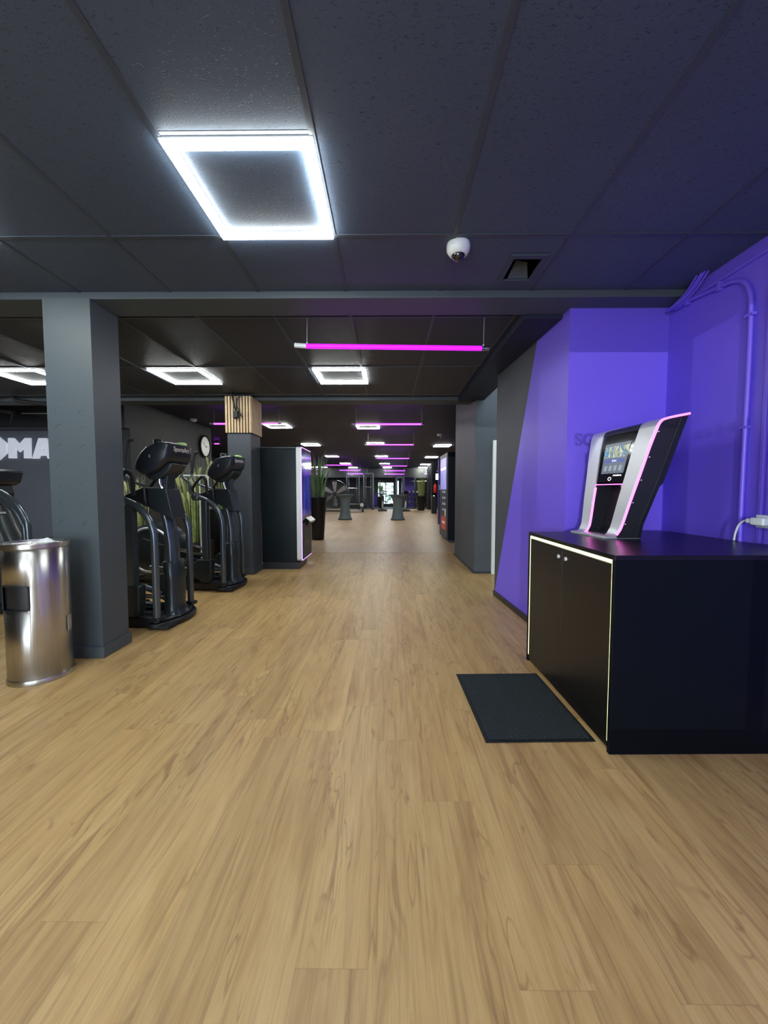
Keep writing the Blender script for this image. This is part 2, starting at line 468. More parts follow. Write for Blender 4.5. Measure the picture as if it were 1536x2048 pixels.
def text_mesh(name, s, size, m, parent=None, mtx=None, depth=0.001, align='CENTER', bold=0.0):
    cu = bpy.data.curves.new(name, 'FONT'); cu.body = s; cu.size = size; cu.extrude = depth
    cu.align_x = align; cu.align_y = 'CENTER'; cu.offset = bold
    t = bpy.data.objects.new(name + '_src', cu); col.objects.link(t)
    dg = bpy.context.evaluated_depsgraph_get(); dg.update()
    me = bpy.data.meshes.new_from_object(t.evaluated_get(dg))
    bpy.data.objects.remove(t); bpy.data.curves.remove(cu)
    me.materials.clear(); me.materials.append(M[m])
    if mtx is not None: me.transform(mtx)
    o = bpy.data.objects.new(name, me); col.objects.link(o)
    if parent is not None: o.parent = parent
    return o

# pixel ray -> point on a plane of the room (used to survey positions)
_fw0 = Vector((-math.sin(YAW), math.cos(YAW), 0)); _rt = Vector((math.cos(YAW), math.sin(YAW), 0)); _u0 = Vector((0, 0, 1))
_fw = _fw0 * math.cos(PITCH) - _u0 * math.sin(PITCH); _up = _fw0 * math.sin(PITCH) + _u0 * math.cos(PITCH)
_c = Vector((0, 0, CAM_H))
def _ray(x, y): return _fw + _rt * ((x - 768) / F_PX) + _up * ((1024 - y) / F_PX)
def on_z(x, y, z=0.0): r = _ray(x, y); return _c + r * ((z - CAM_H) / r.z)
def on_y(x, y, Y): r = _ray(x, y); return _c + r * (Y / r.y)
def on_x(x, y, X): r = _ray(x, y); return _c + r * (X / r.x)

# ================================================================== SETTING
Z1, Z3 = 2.65, 2.99
XL, XR, YB, YF = -9.0, 2.10, -3.2, 30.5
XFR = 5.6                                          # right wall of the far hall
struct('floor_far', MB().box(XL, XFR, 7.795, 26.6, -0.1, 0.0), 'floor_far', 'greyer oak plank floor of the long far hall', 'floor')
struct('floor', MB().box(XL, XFR, YB, 7.795, -0.1, 0.0), 'floor', 'warm oak plank vinyl floor from the entrance to the metal joint strip', 'floor')
struct('floor_rubber', MB().box(XL, XFR, 26.6, YF, -0.1, 0.004), 'rubber', 'dark speckled rubber flooring at the far end of the hall', 'floor')
struct('trim_1', MB().box(-1.95, 1.4, 7.78, 7.81, 0.0005, 0.004), 'strip_metal', 'thin metal joint strip across the floor beside the black kiosk', 'trim')

# --- ceilings: zone 1 has an opening for the vent
vx0, vx1, vy0, vy1 = 0.765, 0.935, 2.445, 2.68
c1 = MB()
c1.box(XL, vx0, YB, 2.83, Z1, Z1 + 0.3); c1.box(vx1, XR, YB, 2.83, Z1, Z1 + 0.3)
c1.box(vx0, vx1, YB, vy0, Z1, Z1 + 0.3); c1.box(vx0, vx1, vy1, 2.83, Z1, Z1 + 0.3)
struct('ceiling', c1, 'ceil', 'dark painted tile ceiling over the entrance area', 'ceiling')
struct('ceiling_middle', MB().box(XL, 1.42, 3.11, 5.95, Z1, Z1 + 0.3), 'ceil2', 'black tile ceiling between the two cross beams', 'ceiling')
struct('ceiling_far', MB().box(XL, XFR, 6.25, YF, Z3, Z3 + 0.2), 'ceil3', 'black ceiling over the long far hall', 'ceiling')
gx = [-8.6, -7.96, -7.32, -6.68, -6.04, -5.4, -4.76, -4.12, -3.48, -2.84, -2.19, -1.54, -0.915, -0.298, 0.370, 1.015, 1.67]
tb = MB()
for x in gx: tb.box(x - 0.012, x + 0.012, YB, 2.83, Z1 - 0.004, Z1 + 0.001)
for y in (-2.9, -1.61, -0.33, 0.95, 2.232): tb.box(XL, XR, y - 0.012, y + 0.012, Z1 - 0.005, Z1 + 0.001)
for x in (-0.606, -2.515): tb.box(x - 0.3, x + 0.3, 1.600, 1.620, Z1 - 0.0012, Z1 + 0.001)
struct('trim_2', tb, 'tbar', 'slim dark ceiling grid bars over the entrance area', 'trim')
tb = MB()
for x in gx[:-2] + [1.02]: tb.box(x - 0.012, x + 0.012, 3.11, 5.95, Z1 - 0.005, Z1 + 0.001)
for y in (3.24, 4.50, 5.78): tb.box(XL, 1.05, y - 0.012, y + 0.012, Z1 - 0.006, Z1 + 0.001)
struct('trim_3', tb, 'tbar', 'slim black ceiling grid bars between the beams', 'trim')
struct('trim_4', MB().box(1.06, 1.42, 3.11, 5.95, 2.575, Z1 + 0.01), 'ceil3', 'black boxed soffit above the purple wall', 'trim')

# --- beams and pillars
struct('beam', MB().box(XL, XR, 2.83, 3.11, 2.602, 2.95), 'beam', 'dark grey ceiling beam nearest the camera', 'beam', bevel=0.006)
struct('beam_rear', MB().box(XL, 1.42, 5.95, 6.25, 2.602, 3.1), 'beam', 'dark ceiling beam behind the slatted pillar', 'beam', bevel=0.006)
p1 = MB().box(-2.455, -2.115, 2.825, 3.115, 0, 2.605)
for i in range(9):                                  # trowel marks in the plaster
    for j, x in enumerate((-2.38, -2.21)):
        z = 0.72 + i * 0.135 + random.uniform(-0.02, 0.02); rr = random.uniform(0.05, 0.062)
        a0 = random.uniform(1.7, 2.0); pts = []
        for k in range(6):
            a = a0 + k * 0.2
            pts.append((x + 0.03 + rr * math.cos(a), 2.8252, z + rr * math.sin(a) * 0.8))
        p1.tube(pts, 0.0036, n=5, smooth=1)
struct('pillar', p1, 'pillar', 'dark grey square pillar behind the steel bin', 'pillar')
struct('baseboard_pillar', MB().box(-2.47, -2.10, 2.81, 3.13, 0, 0.085), 'pillar', 'dark baseboard around the pillar behind the steel bin', 'baseboard', bevel=0.004)
p2 = MB().box(-2.335, -1.995, 5.72, 6.14, 0, 2.62)
for i in range(12):
    for x in (-2.25, -2.10):
        z = 0.5 + i * 0.13; pts = [(x + 0.05 * math.cos(1.8 + k * 0.2), 5.7202, z + 0.04 * math.sin(1.8 + k * 0.2)) for k in range(6)]
        p2.tube(pts, 0.0015, n=5, smooth=1)
struct('pillar_slatted', p2, 'dark', 'dark square pillar with oak slats at its top', 'pillar')
struct('baseboard_slatted_pillar', MB().box(-2.35, -1.98, 5.705, 6.155, 0, 0.09), 'dark', 'dark baseboard of the pillar with oak slats', 'baseboard', bevel=0.004)

# --- right side: purple walls
struct('wall_right', MB().box(XR, XR + 0.2, YB, 3.0, 0, Z1), 'purple', 'purple wall on the right behind the black cabinet', 'wall')
w = MB()
A = (1.362, 3.0); B_ = (1.275, 4.61)
def side(t, z): return (A[0] + (B_[0] - A[0]) * t, A[1] + (B_[1] - A[1]) * t, z)
t_top, t_bot = 0.36, 0.985
ZW = 2.62
# purple part of the side wall, dark part, front face, far return
w.add([side(0, 0), side(t_bot, 0), side(t_bot, 0.08), side(t_top, 2.53), side(t_top - 0.02, ZW), side(0, ZW)], [(0, 1, 2, 3, 4, 5)], 0)
w.add([side(t_bot, 0), side(1, 0), side(1, ZW), side(t_top - 0.02, ZW), side(t_top, 2.53), side(t_bot, 0.08)], [(0, 1, 2, 3, 4, 5)], 1)
w.add([(A[0], A[1], 0), (2.6, A[1], 0), (2.6, A[1], ZW), (A[0], A[1], ZW)], [(0, 1, 2, 3)], 0)
w.add([(2.6, A[1], 0), (2.6, B_[1], 0), (B_[0], B_[1], 0), (2.6, A[1], ZW), (2.6, B_[1], ZW), (B_[0], B_[1], ZW)], [(0, 1, 4, 3), (1, 2, 5, 4)], 1)
w.add([(A[0], A[1], ZW), (2.6, A[1], ZW), (2.6, B_[1], ZW), (B_[0], B_[1], ZW)], [(0, 1, 2, 3)], 1)
w.add([(A[0], A[1], 0), (2.6, A[1], 0), (2.6, B_[1], 0), (B_[0], B_[1], 0)], [(0, 1, 2, 3)], 1)
struct('wall_purple', w, ['purple', 'dark'], 'purple wall block with a slanted purple and dark grey paint edge', 'wall')
bb = MB()
bb.add([side(-0.01, 0), side(1.0, 0), (side(1.0, 0)[0] - 0.014, 4.612, 0), (side(-0.01, 0)[0] - 0.014, 2.985, 0),
        side(-0.01, 0.06), side(1.0, 0.06), (side(1.0, 0)[0] - 0.014, 4.612, 0.06), (side(-0.01, 0)[0] - 0.014, 2.985, 0.06)],
       [(0, 1, 2, 3), (4, 7, 6, 5), (3, 2, 6, 7), (0, 3, 7, 4), (1, 5, 6, 2), (0, 4, 5, 1)])
struct('baseboard_right', bb, 'black', 'black baseboard under the slanted purple wall', 'baseboard')
struct('wall_recess', MB().box(2.6, 2.8, 3.0, 5.83, 0, Z1), 'dark', 'dark wall at the back of the door recess', 'wall')
struct('wall_block', MB().box(1.303, 2.9, 5.83, 7.54, 0, Z3), 'dark', 'dark grey wall block between the white door and the vending machine', 'wall')
struct('baseboard_block', MB().box(1.29, 1.56, 5.815, 7.55, 0, 0.03), 'black_wall', 'thin black baseboard around the dark wall block', 'baseboard')
struct('door_1', MB().box(1.555, 2.4, 5.785, 5.835, 0.0, 1.985), 'off_white', 'white door leaf standing in the recess beside the purple wall', 'door', bevel=0.004)
struct('wall_far_right', MB().box(XFR, XFR + 0.2, 7.5, YF, 0, Z3), 'black_wall', 'dark side wall of the far hall', 'wall')
struct('wall_step', MB().box(2.9, XFR, 7.34, 7.54, 0, Z3), 'black_wall', 'dark return wall behind the vending machine', 'wall')
# --- left side
struct('wall_left', MB().box(XL - 0.2, XL, YB, YF, 0, Z3), 'black_wall', 'dark wall on the far left', 'wall')
wl = MB().box(XL, -4.95, 7.6, 11.0, 0, Z3)
wl.mi = [1 if i == 2 else 0 for i in range(6)]
struct('wall_lettered', wl, ['black_wall', 'letter_wall'], 'dark grey wall carrying big white letters', 'wall')
struct('wall_return', MB().box(-5.3, -4.9, 7.45, 7.6, 0, 2.42), 'black_wall', 'dark pilaster at the right end of the lettered wall', 'wall')
struct('trim_5', MB().box(XL, -4.9, 7.30, 7.6, 2.42, Z3), 'black_wall', 'dark bulkhead above the wall with white letters', 'trim')
tr = MB().box(-4.945, -4.925, 8.95, 9.0, 0, 2.1); tr.box(-4.945, -4.925, 9.8, 9.85, 0, 2.1); tr.box(-4.945, -4.925, 8.95, 9.85, 2.1, 2.15)
tr.box(-4.948, -4.938, 9.0, 9.8, 0, 2.1)
struct('door_2', tr, 'black', 'black door in the dark left wall before the clock', 'door')
# --- front (behind the camera): glazed entrance
fw = MB()
fw.box(XL, -3.7, YB - 0.2, YB, 0, Z1); fw.box(0.20, XR + 0.2, YB - 0.2, YB, 0, Z1)
fw.box(-3.7, 0.20, YB - 0.2, YB, 2.52, Z1)
struct('wall_front', fw, 'black_wall', 'dark wall around the glazed entrance behind the camera', 'wall')
wf = MB()
for x, w_x in ((-3.7, 0.05), (-2.4, 0.05), (-1.17, 0.12), (-0.088, 0.062), (0.155, 0.05)): wf.box(x, x + w_x, YB - 0.12, YB - 0.06, 0, 2.55)
wf.box(-3.7, 0.20, YB - 0.12, YB - 0.06, 0, 0.3); wf.box(-3.7, 0.20, YB - 0.12, YB - 0.06, 2.5, 2.55)
w1_ = struct('window_1', wf, 'black', 'black framed glazed entrance front behind the camera', 'window')
for k_, (s_, x_, z_, h_) in enumerate((('SCANNEN', -0.78, 1.845, 0.125), ('IN', -0.70, 1.70, 0.11))):
    text_mesh('glass_lettering', s_, h_, 'black', w1_, Matrix.Translation((x_, YB - 0.09, z_)) @ Matrix.Rotation(R(90), 4, 'X'), 0.001, 'LEFT', bold=0.006)
for k_ in range(5):
    MB().box(0.0 + k_ * 0.030, 0.020 + k_ * 0.030, YB - 0.091, YB - 0.089, 1.80, 1.86).build('glass_lettering', 'black', w1_)

# --- far wall with a bright window
wx0, wz0 = on_y(755, 1009, YF).x, on_y(755, 1009, YF).z
wx1, wz1 = on_y(788, 964, YF).x, on_y(788, 964, YF).z
fw = MB()
fw.box(XL, wx0, YF, YF + 0.2, 0, Z3); fw.box(wx1, XFR, YF, YF + 0.2, 0, Z3)
fw.box(wx0, wx1, YF, YF + 0.2, 0, wz0); fw.box(wx0, wx1, YF, YF + 0.2, wz1, Z3)
struct('wall_back', fw, 'black_wall', 'black wall at the far end of the hall', 'wall')
struct('trim_6', MB().box(XL, XFR, 29.6, YF, on_y(780, 955, 29.6).z, Z3), 'black_wall', 'grey bulkhead across the far end of the hall', 'trim')
wf = MB()
for x in (wx0, (wx0 + wx1) / 2 - 0.02, wx1 - 0.05): wf.box(x, x + 0.05, YF - 0.02, YF + 0.08, wz0, wz1)
wf.box(wx0, wx1, YF - 0.02, YF + 0.08, wz0, wz0 + 0.06); wf.box(wx0, wx1, YF - 0.02, YF + 0.08, wz1 - 0.06, wz1)
wf.box(wx0, wx1, YF - 0.02, YF + 0.08, wz0 + 1.25, wz0 + 1.29)
wo = struct('window_2', wf, 'black', 'bright window in the far end wall with greenery outside', 'window')
MB().box(wx0 + 0.04, wx1 - 0.04, YF + 0.02, YF + 0.026, wz0 + 0.05, wz1 - 0.05).build('pane', 'glass', wo)
struct('paving', MB().box(-6, 6, YF + 0.2, YF + 12, -0.12, 0.0), 'paving', 'pale ground outside the far window', 'ground')
hd = MB()
for i in range(260):
    x = random.uniform(-1.2, 3.2); z = random.uniform(0.0, 2.0); y = YF + 3.5 + random.uniform(0, 0.8); s = random.uniform(0.12, 0.3)
    m_ = Matrix.Translation((x, y, z)) @ Matrix.Rotation(random.uniform(0, 6), 4, 'Z') @ Matrix.Rotation(random.uniform(-1, 1), 4, 'X')
    hd.add([m_ @ Vector(p) for p in ((-s, 0, 0), (0, 0.05, -s * 0.4), (s, 0, 0), (0, -0.04, s * 0.4))], [(0, 1, 2), (0, 2, 3)])
tag(hd.build('hedge', 'hedge'), 'green hedge outside the far window', 'hedge')
pa = MB().add([on_y(805, 1016, 30.46), on_y(832, 1016, 30.46), on_y(832, 956, 30.46), on_y(805, 956, 30.46)], [(0, 1, 2, 3)])
pb = on_y(805, 1016, 30.4); pc = on_y(832, 956, 30.4)
struct('trim_7', MB().box(pb.x, pc.x, 30.42, YF, 0.0, pc.z), 'purple_dark', 'deep purple painted panel on the far end wall', 'trim')
q = [on_y(735, 1012, 30.42), on_y(754, 1012, 30.42), on_y(754, 984, 30.42)]
struct('trim_8', MB().prism([(p.x, max(p.z, 0)) for p in q], 30.44, YF, 'Y'), 'purple_dark', 'purple triangle painted on the far end wall', 'trim')

# ================================================================== CEILING LIGHTS
def led_frame(x, y, z, label, far=False, s=0.305, w=0.044, rz=0.0):
    t = thing('ceiling_light', label, 'ceiling light', (x, y, z), rz, 'square LED frame lights')
    d = 0.018
    b = MB(); b.box(-s, s, -s, -s + w, -d, 0); b.box(-s, s, s - w, s, -d, 0); b.box(-s, -s + w, -s + w, s - w, -d, 0); b.box(s - w, s, -s + w, s - w, -d, 0)
    b.v = [(x_, y_, -0.006 if z_ == 0 else z_) for (x_, y_, z_) in b.v]
    b.build('diffuser', 'led_far' if far else 'led', t)
    e = 0.004
    b = MB(); b.box(-s - e, s + e, -s - e, -s, -d * 0.4, 0); b.box(-s - e, s + e, s, s + e, -d * 0.4, 0)
    b.box(-s - e, -s, -s, s, -d * 0.4, 0); b.box(s, s + e, -s, s, -d * 0.4, 0)
    b.box(-s, s, -s, -s + w, -0.0059, 0); b.box(-s, s, s - w, s, -0.0059, 0); b.box(-s, -s + w, -s + w, s - w, -0.0059, 0); b.box(s - w, s, -s + w, s - w, -0.0059, 0)
    b.build('housing', 'white_plastic', t)
    return t
led_frame(-0.606, 1.93, Z1, 'large square LED frame light on the ceiling nearest the camera')
led_frame(-2.515, 1.93, Z1, 'square LED frame light just past the left edge above the steel bin')
for x in (-2.515, -0.606, 1.34): led_frame(x, -1.27, Z1, 'added unseen LED frame light on the ceiling behind the camera')  # unseen lamps, added to brighten the foreground floor
led_frame(-0.56, 4.86, Z1, 'square LED frame light below the nearest purple tube')
led_frame(-2.47, 4.86, Z1, 'square LED frame light on the ceiling right of the near pillar')
led_frame(-6.29, 4.86, Z1, 'square LED frame light beyond the left edge above the stair machine')
led_frame(-4.38, 4.86, Z1, 'square LED frame light left of the near pillar above the white letters')
ORD = ['first', 'second', 'third', 'fourth', 'fifth', 'sixth', 'seventh']
for row, pts in (('middle', [(736, 852), (751, 886), (763, 911.5), (769, 926), (774.5, 936)]),
                 ('right', [(884.5, 890), (863, 913), (850.5, 927.5), (841, 937), (835, 941.5)]),
                 ('left', [(556, 850.5), (622, 888), (664, 911.5), (690.5, 925.5), (708, 935)])):
    for i, (px, py) in enumerate(pts):
        p = on_z(px, py + 1.0, Z3)
        led_frame(p.x, min(p.y, 29.0), Z3, '%s LED frame light in the %s row of the far hall' % (ORD[i], row), True)
for i, (px, py) in enumerate([(646, 934.5), (648, 940)]):
    p = on_z(px, py, Z3); led_frame(p.x, min(p.y, 28.6), Z3, '%s of two far LED frame lights behind the tall reeds' % ('nearer', 'farther')[i], True)

def tube_light(x, y, z, zc, label, L=1.5, r=0.017, tilt=0.0):
    t = thing('tube_light', label, 'tube light', (x, y, z), 0, 'purple tube lights')
    t.rotation_euler = (0, tilt, 0)
    h = L / 2
    MB().tube([(-h + 0.05, 0, 0), (h - 0.045, 0, 0)], r, n=14, smooth=1).build('glowing_tube', 'tube_near' if y < 4 else 'tube', t, smooth=40)
    MB().tube([(-h - 0.04, 0, 0.006), (-h + 0.055, 0, 0)], r * 1.05, n=12, smooth=1).build('end_cap', 'white_plastic', t, smooth=40)
    MB().tube([(h - 0.05, 0, 0), (h - 0.02, 0, 0)], r * 1.05, n=12, smooth=1).tube([(h - 0.02, 0, 0), (h - 0.015, 0, 0)], r * 0.7, n=12, smooth=1).tube([(h - 0.015, 0, 0), (h + 0.01, 0, 0)], r * 0.95, n=12, smooth=1).build('end_cap', 'chrome', t, smooth=40)
    for s in (-h + 0.06, h - 0.035):
        w_ = MB().tube([(s, 0, 0), (s, 0, r + 0.012)], 0.007, n=8, smooth=1).tube([(s, 0, r), (s, 0, zc - z)], 0.0022 if y < 5 else 0.004, n=6, smooth=1)
        w_.build('suspension_wire', 'silver', t)
    return t
# nearest tube measured at its own depth
p = on_y(787, 694.5, 3.24)
tube_light(p.x, 3.24, p.z, Z1, 'purple tube light hanging nearest the camera just behind the front beam', 1.53, 0.0185, R(0.9))
for i, (px, py) in enumerate([(777, 848.5), (781, 889.5), (786, 917), (789, 932), (789.5, 941.5), (789.5, 948.3)]):
    Y = min(780 * 1.45 / (983 - py), 29.45); p = on_y(px, py, Y)
    tube_light(p.x, Y, p.z, Z3, '%s purple tube light in the middle column of the far hall' % ORD[i])
for i, (px, py) in enumerate([(678, 930.3), (700, 940.5), (715, 947.6)]):
    Y = min(780 * 1.45 / (983 - py), 29.45); p = on_y(px, py, Y)
    tube_light(p.x, Y, p.z, Z3, '%s purple tube light in the column above the big fan' % ORD[i])
p = on_y(492, 847.5, 8.5); tube_light(p.x, 8.5, p.z, Z3, 'purple tube light passing behind the pillar with oak slats')
p = on_y(434, 887.5, 13.5); tube_light(p.x, 13.5, p.z, Z3, 'short purple tube light left of the pillar with oak slats', 0.27)
for i, (px, py, L) in enumerate([(868, 942, 0.55), (857.5, 948, 0.55), (880, 943.5, 0.4)]):
    Y = min(780 * 1.45 / (983 - py), 29.3); p = on_y(px, py, Y)
    tube_light(p.x, Y, p.z, Z3, ['upper short purple tube light far right beside the vending machine', 'lower short purple tube light far right beside the tall potted grass', 'short purple tube light touching the vending machine edge'][i], L)
for i, (px, py) in enumerate([(629, 939), (627, 946.5)]):
    Y = min(780 * 1.45 / (983 - py), 29.3); p = on_y(px, py, Y)
    tube_light(p.x, Y, p.z, Z3, ['upper', 'lower'][i] + ' far purple tube light behind the reeds in the black vase', 1.2)

# ================================================================== CEILING FITTINGS
t = thing('security_camera', 'white dome security camera on the ceiling beside the vent', 'security camera', (0.405, 2.315, Z1))
MB().lathe([(0.066, 0), (0.068, -0.012), (0.066, -0.035), (0.052, -0.058), (0.040, -0.064), (0.038, -0.058)], n=28).build('housing', 'white_plastic', t, smooth=50)
d = MB().lathe([(0.036, -0.055), (0.036, -0.064), (0.031, -0.080), (0.018, -0.090), (0.004, -0.094)], n=24)
d.build('dome', 'lens', t, smooth=60)
t = thing('security_camera', 'small white dome camera on the far ceiling above the right lamp row', 'security camera', on_z(879, 868, Z3))
MB().lathe([(0.075, 0), (0.075, -0.05), (0.055, -0.075), (0.05, -0.07)], n=20).build('housing', 'white_plastic', t, smooth=50)
MB().lathe([(0.05, -0.07), (0.045, -0.10), (0.01, -0.13)], n=16).build('dome', 'lens', t, smooth=60)
p = on_z(387, 838, Z3)
tag(MB().lathe([(0.075, 0), (0.08, -0.03), (0.05, -0.06), (0.01, -0.065)], n=20).build('smoke_detector', 'white_plastic', None, smooth=50, loc=p), 'white smoke detector on the dark ceiling above the wall clock', 'smoke detector')
p = on_z(724, 944, Z3)
t = thing('ceiling_vent', 'square black funnel vent in the ceiling beside the dome camera', 'vent', (0.85, 2.5625, Z1))
v = MB(); X0, X1, Y0, Y1 = -0.112, 0.112, -0.158, 0.158; a, b2, c_, d_ = vx0 - 0.85, vx1 - 0.85, vy0 - 2.5625, vy1 - 2.5625
v.box(X0, X1, Y0, c_, -0.012, 0.0); v.box(X0, X1, d_, Y1, -0.012, 0.0); v.box(X0, a, c_, d_, -0.012, 0.0); v.box(b2, X1, c_, d_, -0.012, 0.0)
v.build('frame', 'tbar', t, bevel=0.003)
v = MB(); h = 0.15
v.add([(a, c_, 0), (b2, c_, 0), (b2, d_, 0), (a, d_, 0), (a, c_, h), (b2, c_, h), (b2, d_, h), (a, d_, h)], [(0, 1, 5, 4), (1, 2, 6, 5), (2, 3, 7, 6), (3, 0, 4, 7), (4, 5, 6, 7)])
v.add([(a + 0.03, d_ - 0.002, 0.0), (b2 - 0.005, d_ - 0.002, 0.0), (b2 - 0.03, d_ - 0.06, 0.07), (a + 0.07, d_ - 0.05, 0.09)], [(0, 1, 2, 3)])
v.build('duct', 'beam', t)

# cables lying along the ceiling on the left
cb = MB(); pp = [on_y(-40, 800, 5.85), on_y(15, 786, 5.85), on_y(32, 800, 5.85), on_y(70, 806, 5.85), on_y(118, 812, 5.85)]
cb.tube(pp, 0.028, n=8, smooth=4)
tag(cb.build('cable_duct', 'black_soft', None, smooth=50), 'thick black cable duct hanging under the ceiling left of the pillar', 'cable duct')
cb = MB().tube([on_y(-60, 816, 6.6), on_y(0, 821, 6.6), on_y(28, 825, 6.6)], 0.035, n=8, smooth=3)
cb.tube([on_y(27, 825, 6.6), on_y(24, 832, 6.6), on_y(21, 846, 6.6)], 0.012, n=6, smooth=3)
tag(cb.build('cable_bundle', 'black_soft', None, smooth=50), 'black cable bundle with a hanging end above the white letters', 'cable')
cb = MB().tube([on_y(44, 826.5, 7.286), on_y(125, 827, 7.286)], 0.013, n=8, smooth=1)
tag(cb.build('metal_pipe', 'silver', None, smooth=50), 'thin pale metal pipe above the wall with white letters', 'pipe')

# ================================================================== OAK SLATS on the rear pillar
t = thing('slat_panel', 'oak slat cladding around the top of the rear dark pillar', 'wall panel', (-2.165, 5.93, 2.085))
hz = 0.525
MB().box(-0.185, 0.185, -0.222, -0.210, 0, hz).box(0.170, 0.182, -0.222, 0.222, 0, hz).box(-0.182, -0.170, -0.222, 0.222, 0, hz).build('backing', 'felt', t)
n = 9
for i in range(n):
    x = -0.187 + (0.374 - 0.029) * i / (n - 1)
    MB().box(x, x + 0.029, -0.237, -0.222, 0, hz).build('slat', 'oak', t, bevel=0.002)
n = 11
for i in range(n):
    y = -0.222 + (0.444 - 0.029) * i / (n - 1)
    MB().box(0.182, 0.197, y, y + 0.029, 0, hz).build('slat', 'oak', t, bevel=0.002)
c = MB()
c.tube([on_y(461, 783, 5.66), on_y(466, 800, 5.66), on_y(471, 822, 5.66)], 0.011, n=7, smooth=4)
c.tube([on_y(482, 790, 5.66), on_y(475, 797, 5.66), on_y(474, 812, 5.66), on_y(479, 826, 5.66), on_y(484, 834, 5.66)], 0.008, n=7, smooth=4)
p = on_y(472, 829, 5.655); c.box(p.x - 0.032, p.x + 0.032, 5.62, 5.675, p.z - 0.045, p.z + 0.045)
c.tube([on_y(471, 834, 5.66), on_y(471.5, 837, 5.66)], 0.028, n=8, smooth=1)
tag(c.build('power_cable', 'black_soft', None, smooth=40), 'black cable with plugs hanging over the oak slats', 'cable')

# ================================================================== RIGHT: CABINET, DISPENSER, MAT, WALL FITTINGS
CX0, CX1, CY0, CY1, CZ = 1.035, 2.09, 1.79, 2.84, 0.945
t = thing('cabinet', 'black low cabinet with a lit pale yellow edge against the purple wall', 'cabinet', ((CX0 + CX1) / 2, (CY0 + CY1) / 2, 0), R(0.9))
ox, oy = (CX0 + CX1) / 2, (CY0 + CY1) / 2
x0, x1, y0, y1 = CX0 - ox, CX1 - ox - 0.02, CY0 - oy, CY1 - oy
b = MB(); b.box(x0 + 0.03, x1, y0 + 0.022, y1 - 0.022, 0.012, CZ - 0.024)
b.build('body', 'cab', t)
MB().box(x0, x1, y0, y0 + 0.022, 0, CZ - 0.024).build('side_panel', 'cab', t, bevel=0.0015)
MB().box(x0, x1, y1 - 0.022, y1, 0, CZ - 0.024).build('side_panel', 'cab', t, bevel=0.0015)
MB().box(x0, x1, y0 - 0.001, y1 + 0.001, CZ - 0.0235, CZ).build('worktop', 'cab_top', t, bevel=0.0015)
ym = (y0 + y1) / 2
for s, (a, b_) in enumerate(((y0 + 0.036, ym - 0.0012), (ym + 0.0012, y1 - 0.034))):
    dr = MB().box(x0 + 0.004, x0 + 0.028, a, b_, 0.02, CZ - 0.046).build('door', 'door', t, bevel=0.001)
    yk = (b_ - 0.045) if s == 0 else (a + 0.045)
    mt = Matrix.Translation((x0 + 0.004, yk, CZ - 0.10)) @ Matrix.Rotation(R(-90), 4, 'Y')
    MB().lathe([(0.0125, 0), (0.0125, 0.006), (0.010, 0.009), (0.004, 0.010)], n=18, mtx=mt).build('knob', 'silver', dr, smooth=40)
    MB().box(x0 - 0.0062, x0 - 0.0056, yk - 0.001, yk + 0.001, CZ - 0.106, CZ - 0.094).build('keyhole', 'black', dr)
b = MB(); xs0, xs1 = x0 + 0.0035, x0 + 0.02
b.box(xs0, xs1, y0 + 0.023, y1 - 0.023, CZ - 0.042, CZ - 0.0265)
b.box(xs0, xs1, y0 + 0.0235, y0 + 0.0295, 0.05, CZ - 0.042); b.box(xs0, xs1, y1 - 0.0325, y1 - 0.0235, 0.05, CZ - 0.042)
b.build('light_strip', 'strip_yellow', t)

# --- drinks dispenser standing on the cabinet
BASE = (1.385, 2.405, CZ + 0.0045)
t = thing('drink_dispenser', 'leaning silver and black drinks dispenser with pink lit edges on the cabinet', 'drinks dispenser', BASE, R(5))
# local: x = depth (leaning back), y = along the front (right edge at 0)
WD = 0.38
front = [(-0.045, 0.0), (-0.045, 0.008), (0.006, 0.014), (0.026, 0.038), (0.042, 0.080), (0.073, 0.241), (0.104, 0.39), (0.135, 0.549), (0.160, 0.652),
         (0.167, 0.676), (0.179, 0.697), (0.199, 0.711), (0.25, 0.725), (0.352, 0.745)]
def off(poly, d):
    out = []
    for i, p in enumerate(poly):
        a = poly[max(i - 1, 0)]; c = poly[min(i + 1, len(poly) - 1)]
        dx, dz = c[0] - a[0], c[1] - a[1]; l = math.hypot(dx, dz) or 1
        out.append((p[0] + dz / l * d, p[1] - dx / l * d))
    return out
def dense(poly, k=5):
    """smooth the front line"""
    P = [Vector((p[0], p[1], 0)) for p in poly]; out = []
    for i in range(len(P) - 1):
        p0 = P[max(i - 1, 0)]; p1 = P[i]; p2 = P[i + 1]; p3 = P[min(i + 2, len(P) - 1)]
        for j in range(k):
            u = j / k
            q = 0.5 * ((2 * p1) + (p2 - p0) * u + (2 * p0 - 5 * p1 + 4 * p2 - p3) * u * u + (3 * p1 - p0 - 3 * p2 + p3) * u ** 3)
            out.append((q.x, q.y))
    out.append((P[-1].x, P[-1].y)); return out
FL = dense(front[1:], 4)
inner = off(FL, 0.010)
band_poly = FL + inner[::-1]
BW = 0.084
for yy in ((0.0, BW), (WD - BW, WD)):
    MB().prism(band_poly, yy[0], yy[1], 'Y').build('front_band', 'silver', t, smooth=35)
# pink light lines between band and side panel (right side outside, left band inside)
lin = off(FL, 0.0105)
MB().prism(FL[6:] + off(FL, 0.0125)[6:][::-1], -0.0065, 0.0, 'Y').build('light_line', 'pink', t)
lo = [i for i, p in enumerate(FL) if 0.012 <= p[1] <= 0.335]
seg = [FL[i] for i in lo]; sego = [off(FL, 0.012)[i] for i in lo]
MB().prism(seg + sego[::-1], WD - BW - 0.006, WD - BW, 'Y').build('light_line', 'pink', t)
